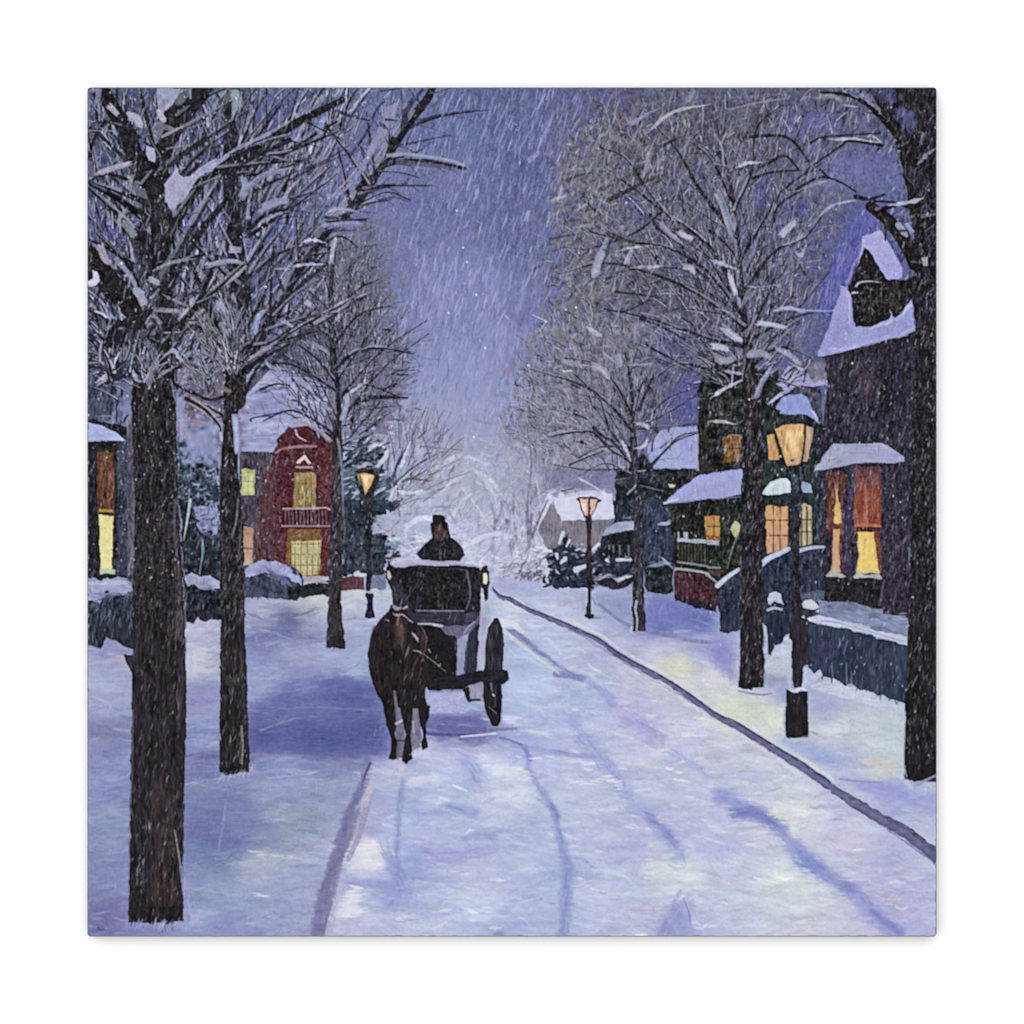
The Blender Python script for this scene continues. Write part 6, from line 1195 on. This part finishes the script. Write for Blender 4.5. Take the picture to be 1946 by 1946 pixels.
# ------------------------------------------------------------------ horse
ho = part('horse', None, 'dark brown harnessed horse walking towards the viewer')
P([(925,975),(945,950),(965,975),(990,985),(1040,960),(1065,975),(1080,1040),(1110,1090),(1170,1130),(1215,1185),(1250,1260),(1268,1360),(1275,1500),(1278,1620),(1250,1740),(1240,1800),(1285,1960),(1190,1960),(1120,1900),(1090,1960),(870,1960),(850,1870),(800,1770),(765,1690),(735,1580),(725,1450),(722,1380),(745,1270),(780,1180),(830,1100),(880,1050),(915,1010)], (36,31,35), ho, .8, 10, 'v')
dabs([(760,1150),(1240,1200),(1260,1600),(1200,1900),(880,1900),(760,1600)], 260, (8,26), 84, (1.2,3.4), [(32,28,33),(46,39,42),(64,50,50),(26,23,27),(52,43,46),(44,42,54)], (.3,.75), ho, 12)
P([(950,1040),(1000,1030),(1060,1050),(1080,1120),(1070,1260),(1060,1360),(1040,1430),(980,1440),(950,1380),(955,1240),(940,1130)], (50,41,43), ho, 1, 12, 'v')
P([(985,1070),(1025,1070),(1045,1180),(1050,1300),(1040,1350),(1000,1320),(985,1200)], (82,60,56), ho, 1.2, 14, 'v', .85); L([(1000,1070),(990,1150)], 4, 2, (150,128,126), .8, ho); L([(1015,1150),(1030,1330)], 3, 4, (98,72,62), .6, ho)
P([(930,1100),(960,1120),(950,1300),(960,1420),(920,1350),(915,1200)], (32,27,30), ho, 1, 8, 'v', .7)
P([(960,1380),(1050,1370),(1060,1460),(1000,1490),(950,1460)], (30,27,29), ho, 1, 6, 'f', .8); L([(935,1390),(940,1420)], 2, 2, (96,90,100), .7, ho)
P([(1180,1170),(1240,1260),(1262,1380),(1230,1420),(1200,1300)], (72,46,56), ho, 1, 10, 'v', .6); L([(780,1160),(745,1280),(735,1380)], 3, 3, (80,74,98), .6, ho)
L([(800,1500),(830,1700)], 3, 2, (62,56,66), .5, ho); L([(1060,1560),(1050,1700)], 3, 2, (88,72,70), .7, ho); L([(1130,1560),(1180,1450)], 4, 3, (86,70,72), .6, ho); L([(1210,1550),(1180,1650)], 4, 3, (84,66,74), .6, ho)
br_ = part('bridle', ho)
for q, w, c in [([(945,960),(985,1000),(1030,990)],6,(150,148,168)),([(1045,1000),(1075,978)],7,(196,192,210)),([(950,1045),(990,1060),(1040,1055),(1100,1105)],3,(180,158,170)),([(890,1100),(915,1110)],5,(170,160,176)),([(1095,1105),(1130,1120)],6,(160,154,176)),([(1125,1220),(1160,1260),(1180,1300)],5,(176,160,170)),([(1200,1150),(1240,1220),(1258,1290),(1240,1400)],3,(104,86,104)),
   ([(1130,1380),(1180,1390),(1220,1415)],2.4,(150,152,160)),([(1225,1410),(1330,1490),(1430,1575)],2,(140,136,110)),([(1275,1375),(1290,1400)],5,(176,166,158)),([(1370,1530),(1385,1510)],3,(180,176,150)),([(1100,1330),(1080,1400),(1060,1450)],3,(104,100,112)),([(1090,1140),(1110,1220),(1100,1330)],3,(30,26,30)),([(930,1050),(920,1200),(945,1380)],2.4,(28,24,28)),([(1010,1000),(1020,1050)],3,(70,60,60))]:
    rib(q, w, c, .9, br_, 8, .5)
# legs
F(550,1350,450)
P([(855,-20),(940,-20),(935,120),(945,240),(920,390),(870,380),(868,240),(870,120)], (112,110,136), None, .8, 12, 'v'); P([(990,-20),(1070,-20),(1075,300),(1010,330),(985,240)], (116,114,140), None, 1, 14, 'v')
lg = part('leg', ho); P([(765,-40),(865,-40),(870,120),(862,200),(880,300),(882,395),(850,408),(808,400),(825,340),(830,220),(790,110)], (36,31,36), lg, .6, 8, 'v')
lg2 = part('leg', ho); P([(900,-40),(1010,-40),(1000,100),(985,200),(1000,300),(1000,395),(965,410),(955,438),(915,410),(930,330),(950,200),(925,100)], (36,31,36), lg2, .6, 8, 'v')
lg3 = part('leg', ho); P([(1050,-40),(1145,-40),(1140,60),(1112,120),(1118,220),(1132,300),(1085,328),(1078,250),(1090,170),(1062,90)], (34,30,36), lg3, .6, 8, 'v')
L([(870,110),(915,85)], 5, 4, (200,196,212), .9, lg); HI([(885,150),(890,380)], 10, (104,100,118), ang=88, pid=None); HI([(1030,80),(1035,300)], 12, (132,130,156), ang=88, pid=None)
L([(1010,90),(1015,180)], 3, 3, (180,176,196), .7, None); L([(880,245),(940,250)], 4, 4, (64,58,74), .8, None); HI([(880,440),(920,470),(900,520)], 10, (204,202,220), ang=60, pid=road); HI([(1010,360),(1060,340)], 8, (206,204,226), pid=road)
F(550,950,400)
L([(965,1760),(975,1850),(985,1932)], 5, 6, (126,120,140), .8, None)

# ------------------------------------------------------------------ snowfall, grain, signature
NAT()
def flakes(poly, n, ln, wd, cols, al, ang=76, sp=7):
    dabs(poly, n, ln, ang, wd, cols, al, None, sp, .03)
flakes([(167,167),(1779,167),(1779,1180),(167,1180)], 2600, (5,18), (.9,2.2), [(168,172,206),(140,146,184),(190,194,220)], (.12,.5))
flakes([(820,167),(1180,167),(1080,420),(960,620),(800,560)], 420, (10,34), (1,2.4), [(140,148,192),(128,136,180),(160,168,210)], (.2,.6), 74, 6)
flakes([(167,167),(1100,167),(900,700),(760,900),(167,900)], 700, (3,8), (1.2,2.4), [(196,200,224),(150,156,190)], (.2,.7), 70, 30)
flakes([(1030,167),(1779,167),(1779,1100),(1100,1000)], 1100, (3,9), (1.2,2.4), [(170,172,196),(140,140,160),(196,198,214)], (.2,.65), 70, 25)
flakes([(1280,700),(1779,600),(1779,1450),(1400,1300),(1280,1000)], 420, (6,20), (1,2), [(130,132,158),(160,162,186)], (.2,.6), 78, 6)
flakes([(167,800),(480,800),(480,1700),(167,1700)], 200, (6,18), (1,2), [(140,140,168),(170,172,204)], (.12,.4), 82, 6)
flakes([(1330,800),(1200,420),(1250,260),(1500,300),(1560,560)], 60, (26,60), (2,4), [(140,146,190),(150,150,180)], (.25,.6), 72, 8)
flakes([(1420,620),(1700,660),(1700,1000),(1480,1000)], 60, (16,46), (1.2,2.4), [(120,118,140),(100,98,122)], (.3,.6), 78, 5)
flakes([(167,167),(700,167),(700,1100),(167,1100)], 500, (2.5,5), (1.6,2.6), [(214,216,232),(186,190,214)], (.5,.95), 76, 25)
flakes([(1200,300),(1779,167),(1779,1450),(1400,1300),(1240,1000)], 380, (2.5,6), (1.6,2.6), [(206,208,222),(170,172,192)], (.45,.95), 76, 20)
flakes([(1150,200),(1560,200),(1560,640),(1100,640)], 130, (26,70), (1.6,3.6), [(134,138,164),(150,150,166),(120,124,156)], (.25,.6), 70, 6)
flakes([(840,167),(1080,167),(1080,700),(820,700)], 260, (14,40), (1.4,3), [(150,156,202),(164,168,212),(138,144,190)], (.25,.65), 74, 5)
flakes([(780,500),(1000,500),(960,900),(800,900)], 240, (14,36), (2,5), [(162,166,210),(150,154,200),(172,174,212)], (.2,.5), 78, 8)
for x, y in [(1460*.207+550,215*.207+550),(922,661),(1690*.207+550,1355*.207+550),(1630*.207+550,1680*.207+150),(1299,981),(1004,694),(1075,588),(1095,584),(1486,892),(1483,867),(1424,759),(1620,690),(1735,1135),(868,400),(1190,385),(1100,480),(505,545),(230,500),(905,560),(880,470)]:
    seg(np.array([[(x-X0)/CELL,(y-Y0)/CELL],[(x-X0)/CELL+.2,(y-Y0)/CELL-.6]]), np.array([1.2,.8]), C((222,226,238)), .9, None)
sg = part('signature', None, 'tiny illegible dark scribble of the painter in the bottom left corner')
F(150,1350,450)
for q in ([(140,1800),(155,1770),(165,1800)],[(168,1795),(176,1785),(182,1802)],[(190,1800),(196,1788),(215,1796)],[(150,1795),(175,1788)]): L(q, 2.2, 1.8, (82,78,120), .8, sg)
NAT()
flakes([(780,167),(1120,167),(1050,450),(960,640),(780,560)], 130, (12,34), (1.8,3.4), [(160,168,212),(176,182,218)], (.35,.75), 72, 5)
flakes([(1100,167),(1560,167),(1560,700),(1040,700)], 190, (12,40), (1.6,3.2), [(166,168,192),(150,152,178)], (.3,.75), 70, 7)
flakes([(167,167),(760,167),(700,700),(167,700)], 150, (10,30), (1.5,3), [(160,164,192),(176,180,206)], (.3,.7), 72, 10)
F(1350,550,450)
W([(620,1170),(740,1150),(720,1340),(650,1340)], (244,208,150), 6, .75, 'v', 10, .8)
F(1350,950,450)
W([(1230,300),(1320,300),(1350,560),(1230,570)], (242,204,112), 5, .6, 'v', 8, .6); dabs([(455,60),(630,60),(630,390),(460,420)], 50, (5,16), 84, (1.5,4.5), [(236,190,128),(196,136,92),(222,170,120)], (.3,.7), None, 12)
dabs([(1185,0),(1385,0),(1385,190),(1190,190)], 26, (10,26), 89, (2,5), [(176,92,66),(122,60,54),(196,120,92)], (.3,.7), None, 3)
F(550,950,400)
dabs([(20,390),(270,390),(260,680),(40,680)], 60, (4,12), 86, (1.5,4), [(220,216,170),(160,148,100),(206,190,130),(140,150,110)], (.35,.8), None, 12)
NAT()
dabs([(525,850),(640,830),(640,1090),(505,1090)], 110, (3,9), 78, (1,2.4), [(150,110,124),(176,140,150),(64,40,54)], (.3,.75), None, 10)
F(1350,550,450)
dabs([(1150,0),(1640,0),(1500,200),(1200,280)], 90, (4,14), 78, (1.2,3), [(86,80,86),(60,54,58),(120,116,124),(26,25,28)], (.35,.8), None, 14)
for q in ([(1300,-60),(1310,60),(1300,200)],[(1190,100),(1300,90),(1480,110)],[(1400,-40),(1400,140)]): L(q, 2.4, 1.6, (78,74,80), .6, None)
NAT()
# slanting flecks that read against the dark trunks and walls
NAT()
for poly, n in [([(250,720),(336,720),(352,1350),(345,1740),(246,1740),(252,1300)],170),([(420,620),(465,620),(472,1460),(418,1460)],130),([(1400,500),(1450,700),(1450,1300),(1405,1300)],150),
    ([(1720,300),(1779,300),(1779,1480),(1720,1480)],150),([(1560,680),(1735,650),(1735,1180),(1560,1100)],260),([(1330,720),(1560,720),(1560,900),(1330,900)],150),([(1545,1190),(1720,1230),(1720,1330),(1545,1290)],60),
    ([(470,870),(650,830),(650,1080),(470,1080)],110),([(167,870),(250,870),(250,1220),(167,1220)],70),([(345,860),(418,860),(418,1180),(345,1180)],70),([(740,1080),(900,1080),(900,1290),(740,1290)],40),([(700,1200),(810,1200),(800,1400),(710,1400)],30),
    ([(650,880),(740,880),(740,1080),(650,1080)],50),([(1160,900),(1290,900),(1290,1090),(1160,1090)],60)]:
    dabs(poly, n, (5, 15), 76, (1, 2.2), [(128,124,140),(158,156,172),(106,102,118),(184,184,198)], (.25, .75), None, 8, .03)
# pigments sit a little greyer than the tube colours
l_ = (img * np.array([.3, .55, .15], np.float32)).sum(2, keepdims=True)
cool = np.clip((img[..., 2:] - img[..., :1]) * 12, 0, 1)
img[:] = l_ + (img - l_) * (.82 + .14 * cool)
# local contrast of the knife work: strongest in the crowns
for k in range(3):
    lo_ = blur(img[..., k], 6)
    up_ = np.clip((.62 - np.arange(N)[:, None] / N) * 4, 0, 1)
    img[..., k] += (img[..., k] - lo_) * (.04 + .17 * up_)
# grain of the paint and the printed canvas
lum = img.mean(2)
g1 = noise(1.25, 1.6, seed=21); g2 = noise(2.6, seed=22); g3 = noise(3, 9, seed=23); g4 = noise(9, 3, seed=24)
dark_area = np.clip((.62 - lum) * 3.2, 0, 1)
gy = np.arange(N)[:, None] / N
amp = 2.6 + 7.5 * dark_area * (gy < .62)
n_ = (g1 * .8 + g2 * .9) * amp + g3 * 2.5 * dark_area + g4 * 3.0 * (1 - dark_area) * (gy > .5)
img += n_[..., None].astype(np.float32) / 255
tint = np.stack([noise(7, seed=31), noise(7, seed=32), noise(7, seed=33)], 2); tint -= tint.mean(2, keepdims=True)
img += tint * (1.2 / 255)

# ------------------------------------------------------------------ build
def srgb2lin(c):
    c = np.clip(c, 0, 1); return np.where(c <= .04045, c / 12.92, ((c + .055) / 1.055) ** 2.4)
def nodes(m):
    m.use_nodes = True; nt = m.node_tree; return nt, nt.nodes['Principled BSDF']
def build():
    sc = bpy.context.scene; col = sc.collection
    FRONT = -0.020                                    # face of the stretched canvas (the wall is at y = 0)
    # wall
    mw = bpy.data.materials.new('white_wall'); nt, bs = nodes(mw)
    bs.inputs['Base Color'].default_value = (.70, .70, .70, 1); bs.inputs['Roughness'].default_value = .9
    bs.inputs['Specular IOR Level'].default_value = .1
    me = bpy.data.meshes.new('wall'); s = 6.0
    me.from_pydata([(-s, 0, -s), (s, 0, -s), (s, 0, s), (-s, 0, s)], [], [(0, 1, 2, 3)]); me.materials.append(mw)
    wall = bpy.data.objects.new('wall', me); col.objects.link(wall)
    wall['kind'] = 'structure'; wall['label'] = 'plain white wall behind the canvas print'
    # the thing
    root = bpy.data.objects.new('canvas_print', None); col.objects.link(root)
    root.location = (0, 0, -.5); root.empty_display_size = .1
    root['label'] = 'square stretched canvas print of a snowy evening street with a horse-drawn carriage'
    root['category'] = 'wall art'
    def child(name, me, parent, label=None):
        o = bpy.data.objects.new(name, me); col.objects.link(o); o.parent = parent
        if label: o['label'] = label
        return o
    # painted surface material
    mp = bpy.data.materials.new('painted_canvas'); nt, bs = nodes(mp)
    at = nt.nodes.new('ShaderNodeAttribute'); at.attribute_name = 'paint'
    nt.links.new(at.outputs['Color'], bs.inputs['Base Color'])
    bs.inputs['Roughness'].default_value = .8; bs.inputs['Specular IOR Level'].default_value = .03
    tc = nt.nodes.new('ShaderNodeTexCoord')
    wx = nt.nodes.new('ShaderNodeTexWave'); wx.wave_type = 'BANDS'; wx.bands_direction = 'X'
    wz = nt.nodes.new('ShaderNodeTexWave'); wz.wave_type = 'BANDS'; wz.bands_direction = 'Z'
    for w in (wx, wz):
        w.inputs['Scale'].default_value = 120; w.inputs['Distortion'].default_value = 1.2; w.inputs['Detail'].default_value = 2
        nt.links.new(tc.outputs['Object'], w.inputs['Vector'])
    mx = nt.nodes.new('ShaderNodeMath'); mx.operation = 'MULTIPLY'
    nt.links.new(wx.outputs['Fac'], mx.inputs[0]); nt.links.new(wz.outputs['Fac'], mx.inputs[1])
    bp = nt.nodes.new('ShaderNodeBump'); bp.inputs['Strength'].default_value = .12; bp.inputs['Distance'].default_value = .0004
    nt.links.new(mx.outputs[0], bp.inputs['Height']); nt.links.new(bp.outputs['Normal'], bs.inputs['Normal'])
    # wrapped edge
    me_ = bpy.data.materials.new('canvas_edge'); nt, bs = nodes(me_)
    nz = nt.nodes.new('ShaderNodeTexNoise'); nz.inputs['Scale'].default_value = 30; nz.inputs['Detail'].default_value = 6
    rp = nt.nodes.new('ShaderNodeValToRGB')
    rp.color_ramp.elements[0].position = .3; rp.color_ramp.elements[0].color = (.06, .06, .095, 1)
    rp.color_ramp.elements[1].position = .7; rp.color_ramp.elements[1].color = (.13, .13, .2, 1)
    nt.links.new(nz.outputs['Fac'], rp.inputs['Fac']); nt.links.new(rp.outputs['Color'], bs.inputs['Base Color'])
    bs.inputs['Roughness'].default_value = .8; bs.inputs['Specular IOR Level'].default_value = .1
    def ring(half, rad, y, n=6):
        o = []
        for cx, cz, a0 in ((1, 1, 0), (-1, 1, 90), (-1, -1, 180), (1, -1, 270)):
            for k in range(n + 1):
                a = math.radians(a0 + 90 * k / n)
                o.append((cx * (half - rad) + rad * math.cos(a), y, cz * (half - rad) + rad * math.sin(a) + .5))
        return o
    H = 807.0 * PX; R = 6 * PX
    rings = [ring(H, R, -.0004), ring(H, R, FRONT + 1.6 * PX), ring(H - .5 * PX, R - .5 * PX, FRONT + .5 * PX), ring(H - 1.6 * PX, R - 1.6 * PX, FRONT + .0003)]
    v = [p for r in rings for p in r]; n = len(rings[0]); f = []
    for r in range(len(rings) - 1):
        for i in range(n):
            j = (i + 1) % n; f.append((r * n + i, r * n + j, (r + 1) * n + j, (r + 1) * n + i))
    f.append(tuple(range(3 * n, 4 * n))); f.append(tuple(reversed(range(n))))
    m = bpy.data.meshes.new('canvas_wrap'); m.from_pydata(v, [], f); m.materials.append(me_)
    import bmesh
    bm = bmesh.new(); bm.from_mesh(m); bmesh.ops.recalc_face_normals(bm, faces=bm.faces); bm.to_mesh(m); bm.free()
    child('canvas_wrap', m, root)
    # painted layers: every cell of the canvas belongs to exactly one painted element
    lin = srgb2lin(img) * GAIN
    cc = np.zeros((N + 1, N + 1, 3), np.float32)
    pad = np.pad(lin, ((1, 1), (1, 1), (0, 0)), mode='edge')
    cc = (pad[:-1, :-1] + pad[1:, :-1] + pad[:-1, 1:] + pad[1:, 1:]) / 4
    # keep the strokes crisp: undo the softening of the corner average
    hp = (pad[:-1, :-1] + pad[1:, :-1] + pad[:-1, 1:] + pad[1:, 1:]) / 4
    bl = np.stack([blur(hp[..., k], 1) for k in range(3)], 2)
    cc = np.clip(hp + .55 * (hp - bl), .002, 1).astype(np.float32)
    span = 1611.0 * PX
    gx = (np.arange(N + 1) / N - .5) * span; gz = .5 - (np.arange(N + 1) / N - .5) * span
    yy, xx = np.mgrid[0:N, 0:N]
    cx = np.abs((xx + .5) / N - .5) * 1611; cz = np.abs((yy + .5) / N - .5) * 1611
    rr = 5.0; out = (cx > 805.5 - rr) & (cz > 805.5 - rr) & (np.hypot(cx - (805.5 - rr), cz - (805.5 - rr)) > rr)
    idm = ids.copy(); idm[out] = -1
    objs = {}
    for k, (name, parent, label) in enumerate(PARTS):
        ys, xs = np.nonzero(idm == k)
        if len(ys) < 4: continue
        quads = np.stack([ys * (N + 1) + xs, (ys + 1) * (N + 1) + xs, (ys + 1) * (N + 1) + xs + 1, ys * (N + 1) + xs + 1], 1)
        u, inv = np.unique(quads, return_inverse=True); inv = inv.reshape(-1).astype(np.int32)
        uy, ux = u // (N + 1), u % (N + 1)
        m = bpy.data.meshes.new(name)
        co = np.stack([gx[ux], np.full(len(u), FRONT), gz[uy]], 1).astype(np.float32)
        m.vertices.add(len(u)); m.vertices.foreach_set('co', co.ravel())
        m.loops.add(len(inv)); m.loops.foreach_set('vertex_index', inv)
        nq = len(ys); m.polygons.add(nq)
        m.polygons.foreach_set('loop_start', np.arange(0, 4 * nq, 4, dtype=np.int32))
        m.update(calc_edges=True)
        a = m.attributes.new('paint', 'FLOAT_COLOR', 'POINT')
        a.data.foreach_set('color', np.concatenate([cc[uy, ux], np.ones((len(u), 1), np.float32)], 1).astype(np.float32).ravel())
        m.materials.append(mp)
        objs[k] = child(name, m, objs.get(parent, root) if parent is not None else root, label)
if bpy: build()
